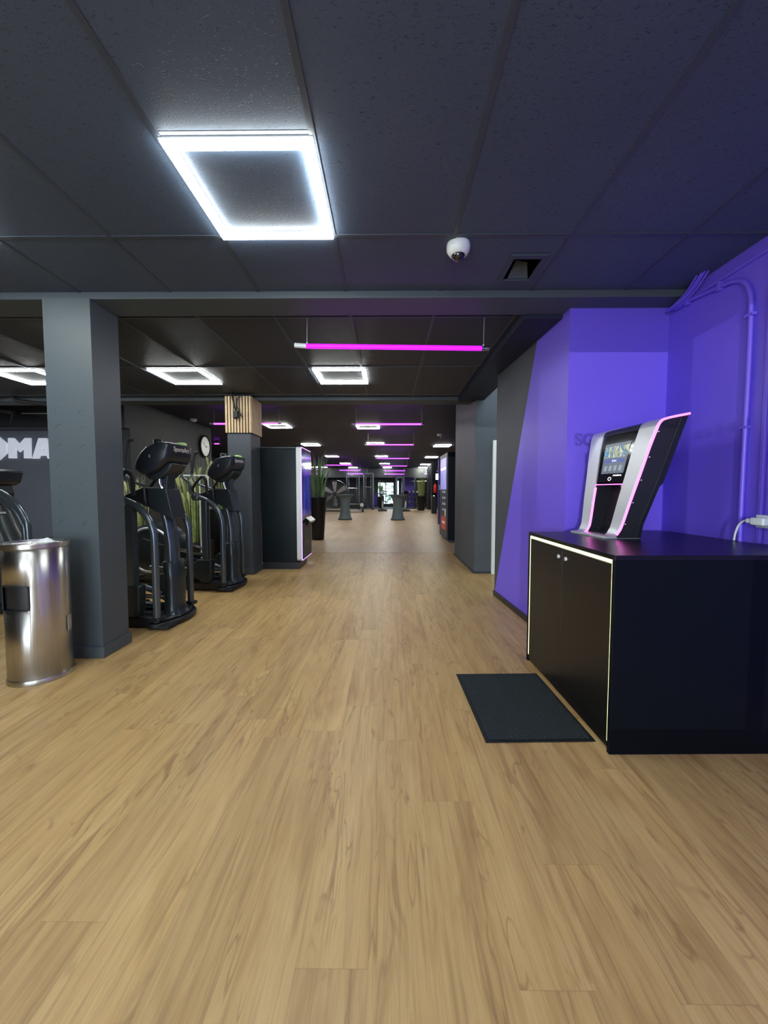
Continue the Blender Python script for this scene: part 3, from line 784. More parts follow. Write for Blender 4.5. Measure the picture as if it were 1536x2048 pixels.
# side panels
back = [(0.340, 0.722), (0.262, 0.335), (0.244, 0.318), (0.184, 0.085), (0.180, 0.0)]
sidep = off(FL, 0.0126)[6:] + back + [(0.03, 0.0)]
for yy in ((-0.005, 0.012), (WD - 0.012, WD + 0.002)):
    sp_ = MB().prism(sidep, yy[0], yy[1], 'Y').build('side_panel', 'side', t)
    if yy[0] < 0:
        for (tx, tz) in ((0.066, 0.088), (0.092, 0.22), (0.120, 0.355), (0.147, 0.49), (0.176, 0.635)):
            MB().tube([(tx, -0.0085, tz), (tx, -0.004, tz)], 0.0035, n=8, smooth=1).build('screw', 'white_plastic', sp_)
# dark rear trim strip along the leaning back
rear = [(0.340, 0.722), (0.262, 0.335), (0.244, 0.318), (0.184, 0.085), (0.180, 0.0), (0.150, 0.0), (0.155, 0.085), (0.218, 0.345), (0.300, 0.722)]
MB().prism(rear, -0.0085, WD + 0.004, 'Y').build('back_cover', 'black', t, bevel=0.003)
# screen head between the bands
up_i = [i for i, p in enumerate(FL) if p[1] >= 0.335]
hf = [off(FL, 0.006)[i] for i in up_i]
head = hf + [(0.325, 0.720), (0.24, 0.345)]
MB().prism(head, BW, WD - BW, 'Y').build('screen_head', 'black_gloss', t, smooth=35)
# satin strip across the top of the head
top_i = [i for i, p in enumerate(FL) if p[1] >= 0.668]
ts = [off(FL, 0.004)[i] for i in top_i]; ti = [off(FL, 0.012)[i] for i in top_i]
MB().prism(ts + ti[::-1], BW, WD - BW, 'Y').build('top_cover', 'side', t, smooth=35)
# frame of the sloping front: u along the slope, origin at slope point
sA, sB = Vector((0.073, 0, 0.241)), Vector((0.135, 0, 0.549))
ud = (sB - sA).normalized(); nd = Vector((-ud.z, 0, ud.x))
def slope(z): return sA + ud * ((z - sA.z) / ud.z)
def sl_mtx(z, y, lift):
    p = slope(z) + nd * (-0.006 + lift); p.y = y
    m_ = Matrix.Identity(4)
    ex = Vector((0, -1, 0)); ey = ud; ez = nd
    for r_ in range(3): m_[r_][0] = ex[r_]; m_[r_][1] = ey[r_]; m_[r_][2] = ez[r_]; m_[r_][3] = p[r_]
    return m_
ymid = WD / 2
sw, sh = 0.158, 0.205
sc_m = sl_mtx(0.508, ymid - 0.003, 0.0)
scr = MB().box(-sw / 2, sw / 2, -sh / 2, sh / 2, 0.0, 0.0012, mtx=sc_m).build('screen', 'screen', t)
MB().box(-sw / 2, sw / 2, 0.005, 0.082, 0.0012, 0.0018, mtx=sc_m).build('picture_strip', 'photo_tiles', scr)
MB().box(-sw * 0.42, sw * 0.42, -0.030, -0.006, 0.0012, 0.0018, mtx=sc_m).build('selection_button', 'button', scr)
for k in range(4):
    MB().box(-0.062 + k * 0.034, -0.062 + k * 0.034 + 0.020, -0.085, -0.050, 0.0012, 0.0018, mtx=sc_m).build('drink_icon', 'button_dim', scr)
text_mesh('button_text', 'STILL', 0.014, 'white_text', scr, sc_m @ Matrix.Translation((0, -0.018, 0.002)), 0.0003)
text_mesh('maker_lettering', 'MINERAL', 0.015, 'white_text', t, sl_mtx(0.393, ymid - 0.046, 0.0006), 0.0003)
mt = sl_mtx(0.372, ymid + 0.005, 0.0)
ring = MB()
n_ = 28
vs = [mt @ Vector((rr * math.cos(2 * math.pi * k / n_), rr * math.sin(2 * math.pi * k / n_), 0.0006)) for rr in (0.0085, 0.0125) for k in range(n_)]
ring.add(vs, [(k, (k + 1) % n_, n_ + (k + 1) % n_, n_ + k) for k in range(n_)])
ring.build('start_button', 'white_text', t)
# lit line under the head, nozzle, recess walls, base plate with drip grille
p = slope(0.335)
MB().box(p.x + 0.000, p.x + 0.012, BW, WD - BW, 0.3315, 0.3365).build('light_line', 'pink', t)
MB().lathe([(0.006, 0), (0.010, -0.004), (0.008, -0.022), (0.003, -0.026)], (p.x + 0.045, ymid - 0.06, 0.334), n=12).build('nozzle', 'silver', t, smooth=40)
rb = MB(); rb.add([(0.185, BW, 0.0), (0.185, WD - BW, 0.0), (0.235, WD - BW, 0.345), (0.235, BW, 0.345)], [(0, 1, 2, 3)])
rb.add([(0.045, BW - 0.004, 0.006), (0.185, BW - 0.004, 0.0), (0.235, BW - 0.004, 0.345), (0.105, BW - 0.004, 0.345)], [(0, 1, 2, 3)])
rb.add([(0.045, WD - BW + 0.004, 0.006), (0.185, WD - BW + 0.004, 0.0), (0.235, WD - BW + 0.004, 0.345), (0.105, WD - BW + 0.004, 0.345)], [(0, 1, 2, 3)])
rb.build('recess', 'black', t)
bp = MB().box(-0.045, 0.180, 0.0, WD, -0.004, 0.0095).build('base_plate', 'silver', t, bevel=0.002)
g = MB()
for k in range(9): g.box(0.03, 0.15, BW + 0.012 + k * 0.022, BW + 0.022 + k * 0.022, 0.0095, 0.0125)
g.build('drip_grille', 'gun', bp)

# the body widens towards its top
def flare(o):
    for ch in o.children:
        if ch.type == 'MESH':
            for v_ in ch.data.vertices: v_.co.y = ymid + (v_.co.y - ymid) * (1 + 0.94 * max(v_.co.z, 0))
        flare(ch)
flare(t)

# --- ribbed mat
m0 = (0.474, 1.868); m1 = (1.022, 2.588)
t = thing('floor_mat', 'black ribbed doormat on the oak floor in front of the cabinet', 'mat', ((m0[0] + m1[0]) / 2, (m0[1] + m1[1]) / 2, 0.0005), R(1.6))
hx, hy = (m1[0] - m0[0]) / 2, (m1[1] - m0[1]) / 2
MB().box(-hx, hx, -hy, hy, 0, 0.004).build('rubber_border', 'mat_edge', t, bevel=0.0015)
MB().box(-hx + 0.018, hx - 0.018, -hy + 0.018, hy - 0.018, 0.004, 0.0085).build('ribbed_pile', 'mat', t, bevel=0.002)

# --- conduit, trunking, cables on the purple right wall
def W_(px, py, d=0.018): return on_x(px, py, XR - d)
t = thing('conduit', 'purple painted conduit pipe bending down the right wall to the cabinet', 'pipe', W_(1480, 1070))
def loc(t, p): return Vector(p) - t.location
pts = [W_(1352, 618), W_(1375, 603), W_(1402, 590), W_(1432, 577), W_(1455, 567), W_(1472, 562), W_(1487, 564), W_(1496, 574), W_(1501, 592), W_(1502, 615), W_(1500, 680), W_(1495, 780), W_(1488, 900), W_(1483, 1000), W_(1479, 1084)]
MB().tube([loc(t, p) for p in pts], 0.0125, n=12, smooth=4).build('pipe', 'purple', t, smooth=60)
for (px, py, hor) in ((1376, 603, 1), (1440, 573, 1), (1501, 630, 0), (1489, 855, 0)):
    p = loc(t, W_(px, py, 0.016))
    c = MB()
    if hor: c.box(p.x - 0.016, p.x + 0.014, p.y - 0.012, p.y + 0.012, p.z - 0.026, p.z + 0.026)
    else: c.box(p.x - 0.016, p.x + 0.014, p.y - 0.030, p.y + 0.026, p.z - 0.009, p.z + 0.009)
    c.build('clamp', 'purple', t, bevel=0.003)
d0, d1 = W_(1384, 596, 0.0), W_(1540, 505, 0.0)
a_, b_ = W_(1378, 606, 0.0), W_(1521, 512, 0.0)
za = on_x(1384, 597, XR).z
tr = MB().box(XR - 0.014, XR - 0.001, 2.145, 2.80, za - 0.011, za + 0.011)
tr.box(XR - 0.014, XR - 0.001, 2.145, 2.172, 0.946, za - 0.011)
tag(tr.build('cable_trunking', 'purple', None, bevel=0.003), 'flat purple cable trunking framing the upper corner of the right wall', 'cable trunking')
tr = MB().box(XR - 0.02, XR - 0.001, 2.190, 2.212, 0.946, za - 0.02)
tag(tr.build('cable_trunking', 'purple', None, bevel=0.003), 'narrow vertical purple trunking beside the conduit pipe', 'cable trunking')
c = MB()
for k in range(6):
    o = Vector((-0.01 - 0.012 * (k % 3), 0.012 * k - 0.03, 0.006 * (k % 2)))
    c.tube([Vector((2.06, 2.62, 2.645)) + o, Vector((2.075, 2.74, 2.585)) + o, Vector((2.07, 2.85, 2.55)) + o, Vector((2.06, 2.93, 2.55)) + o * 0.6], 0.007, n=7, smooth=4)
tag(c.build('cable_bundle', 'purple', None, smooth=50), 'purple painted cable bundle in the corner under the ceiling', 'cable')
p = W_(1524, 1043, 0.03)
t = thing('power_plug', 'white power plug with a white cord on the right wall above the cabinet', 'plug', (XR - 0.0215, p.y, p.z))
MB().box(-0.012, 0.0, -0.075, 0.035, -0.036, 0.036).build('socket_plate', 'white_plastic', t, bevel=0.004)
MB().box(-0.052, -0.012, -0.05, 0.028, -0.021, 0.021).build('plug_body', 'white_plastic', t, bevel=0.007)
MB().box(-0.045, -0.018, 0.028, 0.062, -0.013, 0.013).build('strain_relief', 'white_plastic', t, bevel=0.005)
cd = MB().tube([(-0.032, 0.06, 0), (-0.032, 0.085, -0.004), (-0.032, 0.115, -0.03), (-0.032, 0.135, -0.08), (-0.032, 0.142, -(p.z - CZ) + 0.004)], 0.0055, n=10, smooth=5)
cd.build('cord', 'white_plastic', t, smooth=60)

# ================================================================== STEEL BIN
BX, BY, BH = -2.335, 2.555, 0.905
t = thing('waste_bin', 'brushed steel litter bin with a side opening in front of the pillar', 'bin', (BX, BY, 0), R(-28))
rx, ry = 0.172, 0.172
def cyl_shell(z0, z1, holes=None, n=64, r=1.0):
    """wall of the bin; holes: (a0, a1, z0, z1)"""
    zs = sorted(set([z0, z1] + ([holes[2], holes[3]] if holes else [])))
    vs, fs = [], []
    ang = [2 * math.pi * k / n for k in range(n)]
    for z in zs:
        for a in ang: vs.append((rx * r * math.cos(a), ry * r * math.sin(a), z))
    for i in range(len(zs) - 1):
        for k in range(n):
            am = (ang[k] + math.pi / n)
            if holes and holes[0] <= am <= holes[1] and zs[i] >= holes[2] - 1e-6 and zs[i + 1] <= holes[3] + 1e-6: continue
            fs.append((i * n + k, i * n + (k + 1) % n, (i + 1) * n + (k + 1) % n, (i + 1) * n + k))
    return vs, fs
HA0, HA1 = R(262), R(325)
vs, fs = cyl_shell(0.03, BH - 0.028, (HA0, HA1, 0.485, 0.640), n=96)
b = MB().add(vs, fs); o = b.build('body', 'steel', t, smooth=60)
sm = o.modifiers.new('solid', 'SOLIDIFY'); sm.thickness = 0.003; sm.offset = -1
vs, fs = cyl_shell(0.42, 0.70, None, 64, 0.93); MB().add(vs, fs).build('inner_liner', 'black', t, smooth=60)
fr = MB(); a_n = 18
loop = []
def hp(a, z, k=1.006): return (rx * k * math.cos(a), ry * k * math.sin(a), z)
da = R(4)
for k in range(a_n + 1): loop.append(hp(HA0 + da + (HA1 - HA0 - 2 * da) * k / a_n, 0.485))
loop += [hp(HA1 - R(1), 0.495), hp(HA1, 0.51), hp(HA1, 0.615), hp(HA1 - R(1), 0.63)]
for k in range(a_n + 1): loop.append(hp(HA1 - da - (HA1 - HA0 - 2 * da) * k / a_n, 0.640))
loop += [hp(HA0 + R(1), 0.63), hp(HA0, 0.615), hp(HA0, 0.51), hp(HA0 + R(1), 0.495), loop[0]]
fr.tube(loop, 0.0045, n=8, smooth=1)
fr.build('opening_frame', 'black', t, smooth=60)
MB().lathe([(0.174, 0), (0.177, 0.004), (0.177, 0.022), (0.174, 0.03), (0.170, 0.03)], n=64).build('base_ring', 'steel', t, smooth=40)
MB().lathe([(0.170, BH - 0.03), (0.177, BH - 0.03), (0.178, BH - 0.004), (0.174, BH), (0.166, BH), (0.164, BH - 0.012), (0.05, BH - 0.016), (0.002, BH - 0.016)], n=64).build('lid', 'steel', t, smooth=40)
MB().box(0.1745, 0.1765, -0.02, 0.02, 0.30, 0.40, mtx=Matrix.Rotation(R(40), 4, 'Z')).build('sticker', 'steel', t)
tv = MB(); g = 8; vs = []
for i in range(g + 1):
    for j in range(g + 1):
        u, v_ = i / g - 0.5, j / g - 0.5
        z = BH - 0.010 + 0.030 * math.exp(-((u * 3) ** 2 + (v_ * 3.5) ** 2)) + 0.008 * math.sin(u * 9 + v_ * 5) * (0.6 - abs(u)) + 0.006 * random.random()
        vs.append((BX + 0.04 + u * 0.12 + v_ * 0.03, BY + 0.03 + v_ * 0.08 - u * 0.02, max(z, BH - 0.014)))
tv.add(vs, [(i * (g + 1) + j, (i + 1) * (g + 1) + j, (i + 1) * (g + 1) + j + 1, i * (g + 1) + j + 1) for i in range(g) for j in range(g)])
tw = tv.build('paper_tissue', 'paper', None, smooth=80)
tw.modifiers.new('solid', 'SOLIDIFY').thickness = 0.0015
tag(tw, 'crumpled white paper tissue lying on top of the steel bin', 'tissue')

# ================================================================== ELLIPTICAL TRAINERS
def elliptical(label, loc_, rz):
    t = thing('elliptical_trainer', label, 'elliptical trainer', loc_, rz, 'elliptical trainers beside the walkway')
    # front foot: bulging plate
    arc = [(-0.07, -0.305)]
    for k in range(13):
        a = -math.pi / 2 + math.pi * k / 12
        arc.append((-0.03 + 0.165 * math.cos(a), 0.305 * math.sin(a)))
    arc += [(-0.07, 0.305)]
    ft = MB().prism(arc, 0.012, 0.062, 'Z').build('front_foot', 'black', t, bevel=0.012, smooth=40)
    inner_ = [(x * 0.82 - 0.012, y * 0.90) for x, y in arc]
    MB().prism(inner_, 0.062, 0.088, 'Z').build('foot_cover', 'shroud', ft, bevel=0.012, smooth=40)
    MB().box(0.035, 0.12, -0.300, -0.15, 0.02, 0.05, mtx=Matrix.Translation((0, 0, 0))).build('foot_pad', 'black_soft', ft)
    mt = Matrix.Translation((0.067, -0.262, 0.037)) @ Matrix.Rotation(R(-52), 4, 'Z')
    MB().box(-0.045, 0.045, -0.003, 0.002, -0.011, 0.011, mtx=mt).build('foot_sticker', 'silver', ft)
    # curved side tubes
    for s in (-1, 1):
        y = 0.265 * s
        MB().tube([(0, y, 0.07), (0, y, 0.45), (0, y, 0.80), (-0.012, y, 0.90), (-0.05, y, 0.99), (-0.12, y, 1.075), (-0.20, y, 1.13), (-0.30, y, 1.168)], 0.031, n=14, smooth=4).build('side_tube', 'gun', t, smooth=60)
        MB().box(-0.05, 0.045, y - 0.045, y + 0.045, 0.078, 0.112).build('tube_boot', 'black', t, bevel=0.008)
        mt = Matrix.Translation((-0.325, y - 0.04, 1.168)) @ Matrix.Rotation(R(-90), 4, 'X')
        hb = MB().lathe([(0.03, 0), (0.048, 0.006), (0.048, 0.078), (0.03, 0.084)], n=22, mtx=mt).build('pivot_hub', 'gun', t, smooth=40)
        mt2 = Matrix.Translation((-0.325, y - 0.043, 1.168)) @ Matrix.Rotation(R(-90), 4, 'X')
        MB().lathe([(0.009, -0.002), (0.009, 0.01)], n=10, mtx=mt2).build('hub_bolt', 'black', hb)
    # lower front shroud and upper column
    MB().loft([((0.0, 0, 0.075), 0.115, 0.15, 0.8), ((0.005, 0, 0.10), 0.085, 0.125, 0.75), ((0.005, 0, 0.16), 0.068, 0.108, 0.7), ((0.008, 0, 0.40), 0.068, 0.112, 0.7), ((0.0, 0, 0.575), 0.064, 0.118, 0.7), ((0.0, 0, 0.585), 0.056, 0.110, 0.7)]).build('front_shroud', 'shroud', t, smooth=50)
    MB().loft([((0.0, 0, 0.56), 0.042, 0.078, 0.8), ((-0.005, 0, 0.75), 0.041, 0.075, 0.8), ((-0.035, 0, 0.95), 0.040, 0.073, 0.8), ((-0.075, 0, 1.10), 0.040, 0.07, 0.8)]).build('mast', 'gun', t, smooth=60)
    # neck cover
    MB().prism([(-0.40, 1.185), (-0.36, 1.215), (-0.21, 1.272), (-0.18, 1.275), (-0.16, 1.09), (-0.28, 1.14)], -0.13, 0.13, 'Y').build('neck_cover_rear', 'black', t, bevel=0.015, smooth=40)
    nc = MB().prism([(-0.175, 1.268), (0.005, 1.262), (0.03, 1.20), (0.075, 0.985), (0.06, 0.975), (-0.165, 1.085)], -0.105, 0.105, 'Y').build('neck_cover', 'shroud', t, bevel=0.018, smooth=40)
    for (x, z) in ((-0.06, 1.16), (0.035, 1.08), (-0.10, 1.20)):
        MB().tube([(x, -0.1075, z), (x, -0.104, z)], 0.010, n=10, smooth=1).build('screw_cap', 'black', nc)
    # chrome console brackets
    for s in (-1, 1):
        br = MB().tube([(-0.04, 0.08 * s, 1.255), (-0.062, 0.08 * s, 1.32), (-0.05, 0.08 * s, 1.40), (-0.01, 0.08 * s, 1.47)], 0.016, n=10, smooth=4)
        br.build('console_bracket', 'chrome', t, smooth=60)
    MB().prism([(-0.05, 1.25), (0.0, 1.25), (0.0, 1.33), (0.015, 1.42), (0.04, 1.50), (-0.02, 1.50), (-0.045, 1.40), (-0.055, 1.32)], -0.062, 0.062, 'Y').build('console_neck', 'shroud', t, bevel=0.01, smooth=40)
    # console: side outline, wider at the top
    prof = [(-0.235, 1.43), (-0.225, 1.50), (-0.18, 1.58), (-0.115, 1.64), (-0.03, 1.672), (0.06, 1.682), (0.105, 1.675), (0.108, 1.60), (0.098, 1.545), (0.06, 1.50), (-0.02, 1.425), (-0.10, 1.385), (-0.17, 1.385)]
    ys = [(-0.20, 0.80), (-0.194, 0.90), (-0.175, 0.97), (-0.13, 1.0), (0.13, 1.0), (0.175, 0.97), (0.194, 0.90), (0.20, 0.80)]
    vs = []; cxm, czm = -0.03, 1.56
    for y, k in ys:
        for (x, z) in prof: vs.append((cxm + (x - cxm) * k, y, czm + (z - czm) * k))
    n_ = len(prof); m_ = len(ys)
    fs = [(i * n_ + k, i * n_ + (k + 1) % n_, (i + 1) * n_ + (k + 1) % n_, (i + 1) * n_ + k) for i in range(m_ - 1) for k in range(n_)]
    fs += [tuple(range(n_ - 1, -1, -1)), tuple((m_ - 1) * n_ + k for k in range(n_))]
    cn = MB().add(vs, fs).build('console', 'console', t, bevel=0.012, smooth=50)
    lower = [(-0.19, 1.392), (0.065, 1.50), (0.095, 1.49), (0.05, 1.425), (-0.035, 1.352), (-0.14, 1.345)]
    MB().prism(lower, -0.12, 0.12, 'Y').build('console_underside', 'shroud', cn, bevel=0.012, smooth=40)
    MB().lathe([(0.048, 0), (0.050, 0.02), (0.038, 0.034), (0.01, 0.038)], (0.04, 0.11, 1.668), n=20).build('lime_knob', 'lime', cn, smooth=50)
    MB().lathe([(0.042, -0.02), (0.042, 0.045), (0.036, 0.05), (0.034, 0.01), (0.005, 0.0)], (-0.05, -0.10, 1.660), n=20).build('cup_holder', 'black', cn, smooth=50)
    MB().box(-0.004, 0.004, -0.15, 0.15, -0.09, 0.09, mtx=Matrix.Translation((-0.155, 0, 1.535)) @ Matrix.Rotation(R(44), 4, 'Y')).build('display', 'black_gloss', cn)
    mt = Matrix.Translation((0.1085, 0.0, 1.622)) @ Matrix.Rotation(R(90), 4, 'Z') @ Matrix.Rotation(R(90), 4, 'X')
    text_mesh('maker_lettering', 'SportsArt', 0.060, 'grey_text', cn, mt, 0.0008, bold=0.001)
    for z in (1.56, 1.545):
        MB().tube([(-0.07, -0.2015, z), (-0.07, -0.199, z)], 0.007, n=8, smooth=1).build('screw', 'silver', cn)
    # fixed grip loops and swinging arms
    for s in (-1, 1):
        y = 0.24 * s
        MB().tube([(-0.20, y, 1.20), (-0.205, y, 1.30), (-0.215, y, 1.375), (-0.245, y, 1.41), (-0.285, y, 1.40), (-0.36, y, 1.31), (-0.385, y, 1.265), (-0.375, y, 1.22), (-0.345, y, 1.185)], 0.017, n=10, smooth=5).build('grip_loop', 'black_soft', t, smooth=60)
    for s, lean in ((-1, 0.10), (1, -0.16)):
        y = 0.335 * s
        ar = MB().tube([(-0.325, y * 0.9, 1.18), (-0.36, y, 1.24), (-0.46 + lean, y, 1.33), (-0.56 + lean, y, 1.42), (-0.57 + lean, y, 1.52)], 0.016, n=10, smooth=5).build('swing_arm', 'gun', t, smooth=60)
        MB().tube([(-0.568 + lean, y, 1.48), (-0.555 + lean, y, 1.60), (-0.52 + lean, y, 1.76), (-0.47 + lean, y, 1.765)], 0.021, n=10, smooth=4).build('hand_grip', 'black_soft', ar, smooth=60)
        # pendulum arm below the pivot
        yy = 0.262 * s
        x0_, x1_ = -0.235, -0.215
        MB().tube([(x0_ + 0.02, yy, 1.12), (x1_, yy, 0.37)], 0.050, n=4, smooth=1, square=True).build('pendulum_arm', 'gun', t, bevel=0.008)
        bt = MB().prism([(-0.31, 0.40), (-0.13, 0.40), (-0.135, 0.17), (-0.17, 0.12), (-0.26, 0.12), (-0.44, 0.27)], yy - 0.05, yy + 0.05, 'Y').build('arm_boot', 'shroud', t, bevel=0.012, smooth=40)
        for (bx, bz) in ((-0.165, 0.36), (-0.175, 0.16)):
            MB().tube([(bx, yy - 0.054, bz), (bx, yy - 0.048, bz)], 0.009, n=8, smooth=1).build('bolt', 'black', bt)
        # pedal beam and footplate
        MB().tube([(-0.25, yy * 0.75, 0.20), (-0.7, yy * 0.7, 0.30 + 0.05 * s), (-1.0, yy * 0.7, 0.36 + 0.09 * s)], 0.032, n=10, smooth=2).build('pedal_beam', 'gun', t, smooth=60)
        MB().box(-0.82, -0.45, yy * 0.72 - 0.075, yy * 0.72 + 0.075, 0.33, 0.365, mtx=Matrix.Translation((0, 0, 0.03 * s))).build('footplate', 'black', t, bevel=0.012)
        # chrome guide rails
        MB().tube([(-0.10, yy * 0.45, 0.185), (-0.40, yy * 0.45, 0.195)], 0.022, n=12, smooth=1).build('cross_roller', 'chrome', t, smooth=60)
        for k in range(2):
            MB().tube([(-0.50, yy * 0.6 + 0.04 * k, 0.46), (-1.1, yy * 0.6 + 0.04 * k, 0.64)], 0.016, n=10, smooth=1).build('guide_rail', 'chrome', t, smooth=60)
    # base frame and rear drive housing
    fb = MB(); fb.box(-1.42, -0.05, -0.05, 0.05, 0.03, 0.10); fb.box(-1.42, -1.34, -0.28, 0.28, 0.0, 0.06); fb.box(-0.5, -0.05, -0.25, 0.25, 0.012, 0.10)
    fb.build('base_frame', 'black', t, bevel=0.01)
    mt = Matrix.Translation((-1.02, -0.17, 0.46)) @ Matrix.Rotation(R(-90), 4, 'X')
    hs = MB().lathe([(0.30, 0), (0.36, 0.03), (0.37, 0.17), (0.36, 0.31), (0.30, 0.34)], n=32, mtx=mt).build('drive_housing', 'shroud', t, smooth=40)
    for r_, a0_, a1_ in ((0.31, 20, 120), (0.25, 200, 320)):
        pts = [(-1.02 + r_ * math.cos(R(a0_ + (a1_ - a0_) * k / 10)), -0.172, 0.46 + r_ * math.sin(R(a0_ + (a1_ - a0_) * k / 10))) for k in range(11)]
        MB().tube(pts, 0.016, n=6, smooth=1).build('silver_trim', 'silver', hs)
    MB().box(-1.3, -0.35, -0.15, 0.15, 0.10, 0.16).build('rear_step', 'shroud', t, bevel=0.02)
    return t
e1 = elliptical('dark elliptical trainer nearest the camera just right of the near pillar', (-2.04, 3.675, 0), R(-4))
e2 = copy_tree(e1); e2.location = (-2.0, 5.0, 0)
e2['label'] = 'dark elliptical trainer farther back in front of the slatted pillar'

# machine cut off by the left edge, behind the bin
t = thing('stair_climber', 'exercise machine with curved polished rails cut off by the left edge behind the bin', 'exercise machine', (-4.3, 4.12, 0))
for dy, pts in ((-0.27, [(0.15, 1.27), (0.32, 1.26), (0.47, 1.215), (0.60, 1.107), (0.68, 0.97), (0.71, 0.83), (0.71, 0.06)]),
                (-0.19, [(0.15, 1.22), (0.28, 1.20), (0.40, 1.14), (0.51, 1.03), (0.58, 0.90), (0.605, 0.78), (0.605, 0.06)]),
                ):
    MB().tube([(x_, dy, z_) for x_, z_ in pts], 0.030, n=12, smooth=4).build('side_rail', 'gun', t, smooth=60)
MB().prism([(-0.05, 1.33), (0.22, 1.30), (0.27, 1.34), (0.30, 1.46), (-0.05, 1.49)], -0.16, 0.16, 'Y').build('console', 'console', t, bevel=0.02, smooth=40)
MB().prism([(0.02, 1.10), (0.20, 1.08), (0.23, 1.22), (0.20, 1.34), (0.06, 1.36)], -0.12, 0.12, 'Y').build('console_neck', 'shroud', t, bevel=0.02)
MB().loft([((0.15, 0, 0.1), 0.40, 0.24, 0.6), ((0.15, 0, 0.5), 0.32, 0.2, 0.7), ((0.12, 0, 0.85), 0.16, 0.15, 0.7), ((0.11, 0, 1.12), 0.08, 0.1, 0.7)]).build('housing', 'shroud', t, smooth=50)
MB().box(-0.9, 0.76, -0.29, 0.30, 0.0, 0.10).build('base_frame', 'black', t, bevel=0.02)
MB().box(-0.30, 0.25, -0.28, -0.02, 1.00, 1.02).build('tray', 'silver', t, bevel=0.004)

# ================================================================== LETTERS on the left wall
WY = 7.6
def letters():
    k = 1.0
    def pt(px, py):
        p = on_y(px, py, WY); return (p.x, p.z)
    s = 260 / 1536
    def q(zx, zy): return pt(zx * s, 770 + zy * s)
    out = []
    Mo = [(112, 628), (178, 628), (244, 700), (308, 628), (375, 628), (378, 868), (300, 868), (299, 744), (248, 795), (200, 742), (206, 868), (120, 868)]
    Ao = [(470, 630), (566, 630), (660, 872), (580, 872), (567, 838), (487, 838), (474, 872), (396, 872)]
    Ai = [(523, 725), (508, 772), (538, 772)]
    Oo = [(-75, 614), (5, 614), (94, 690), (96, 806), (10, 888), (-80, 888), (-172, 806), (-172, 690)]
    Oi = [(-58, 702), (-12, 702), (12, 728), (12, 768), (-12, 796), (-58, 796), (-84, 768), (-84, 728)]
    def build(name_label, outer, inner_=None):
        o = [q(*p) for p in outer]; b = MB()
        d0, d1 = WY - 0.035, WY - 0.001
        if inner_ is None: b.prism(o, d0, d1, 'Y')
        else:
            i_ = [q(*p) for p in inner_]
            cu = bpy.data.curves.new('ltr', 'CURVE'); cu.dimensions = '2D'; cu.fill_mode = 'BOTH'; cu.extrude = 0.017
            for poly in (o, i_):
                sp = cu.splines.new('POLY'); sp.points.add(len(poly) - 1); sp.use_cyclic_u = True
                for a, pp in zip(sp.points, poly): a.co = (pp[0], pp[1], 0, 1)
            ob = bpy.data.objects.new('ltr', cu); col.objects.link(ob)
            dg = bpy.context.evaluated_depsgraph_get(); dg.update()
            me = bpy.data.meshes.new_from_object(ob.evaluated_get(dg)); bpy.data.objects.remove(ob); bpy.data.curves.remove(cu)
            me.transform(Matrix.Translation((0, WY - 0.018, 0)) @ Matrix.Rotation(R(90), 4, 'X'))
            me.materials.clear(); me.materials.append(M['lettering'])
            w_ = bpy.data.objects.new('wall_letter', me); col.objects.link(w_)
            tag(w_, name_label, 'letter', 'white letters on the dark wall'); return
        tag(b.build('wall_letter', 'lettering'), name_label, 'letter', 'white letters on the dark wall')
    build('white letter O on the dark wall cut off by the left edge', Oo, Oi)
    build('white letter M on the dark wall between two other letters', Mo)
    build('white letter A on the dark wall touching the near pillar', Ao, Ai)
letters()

# ================================================================== CLOCK
p = on_x(408, 893, -4.95)
t = thing('wall_clock', 'round white wall clock on the dark left wall', 'clock', (-4.95, p.y, p.z))
mt = Matrix.Rotation(R(90), 4, 'Y')
MB().lathe([(0.30, 0), (0.30, 0.05), (0.27, 0.06), (0.255, 0.035), (0.01, 0.035)], n=40, mtx=mt).build('case', 'black', t, smooth=40)
MB().lathe([(0.255, 0.036), (0.255, 0.038), (0.01, 0.038)], n=40, mtx=mt).build('dial', 'white_plastic', t)
MB().box(0.039, 0.042, -0.008, 0.008, -0.02, 0.16, mtx=Matrix.Rotation(R(50), 4, 'X')).build('minute_hand', 'black', t)
MB().box(0.039, 0.042, -0.010, 0.010, -0.02, 0.11, mtx=Matrix.Rotation(R(-95), 4, 'X')).build('hour_hand', 'black', t)

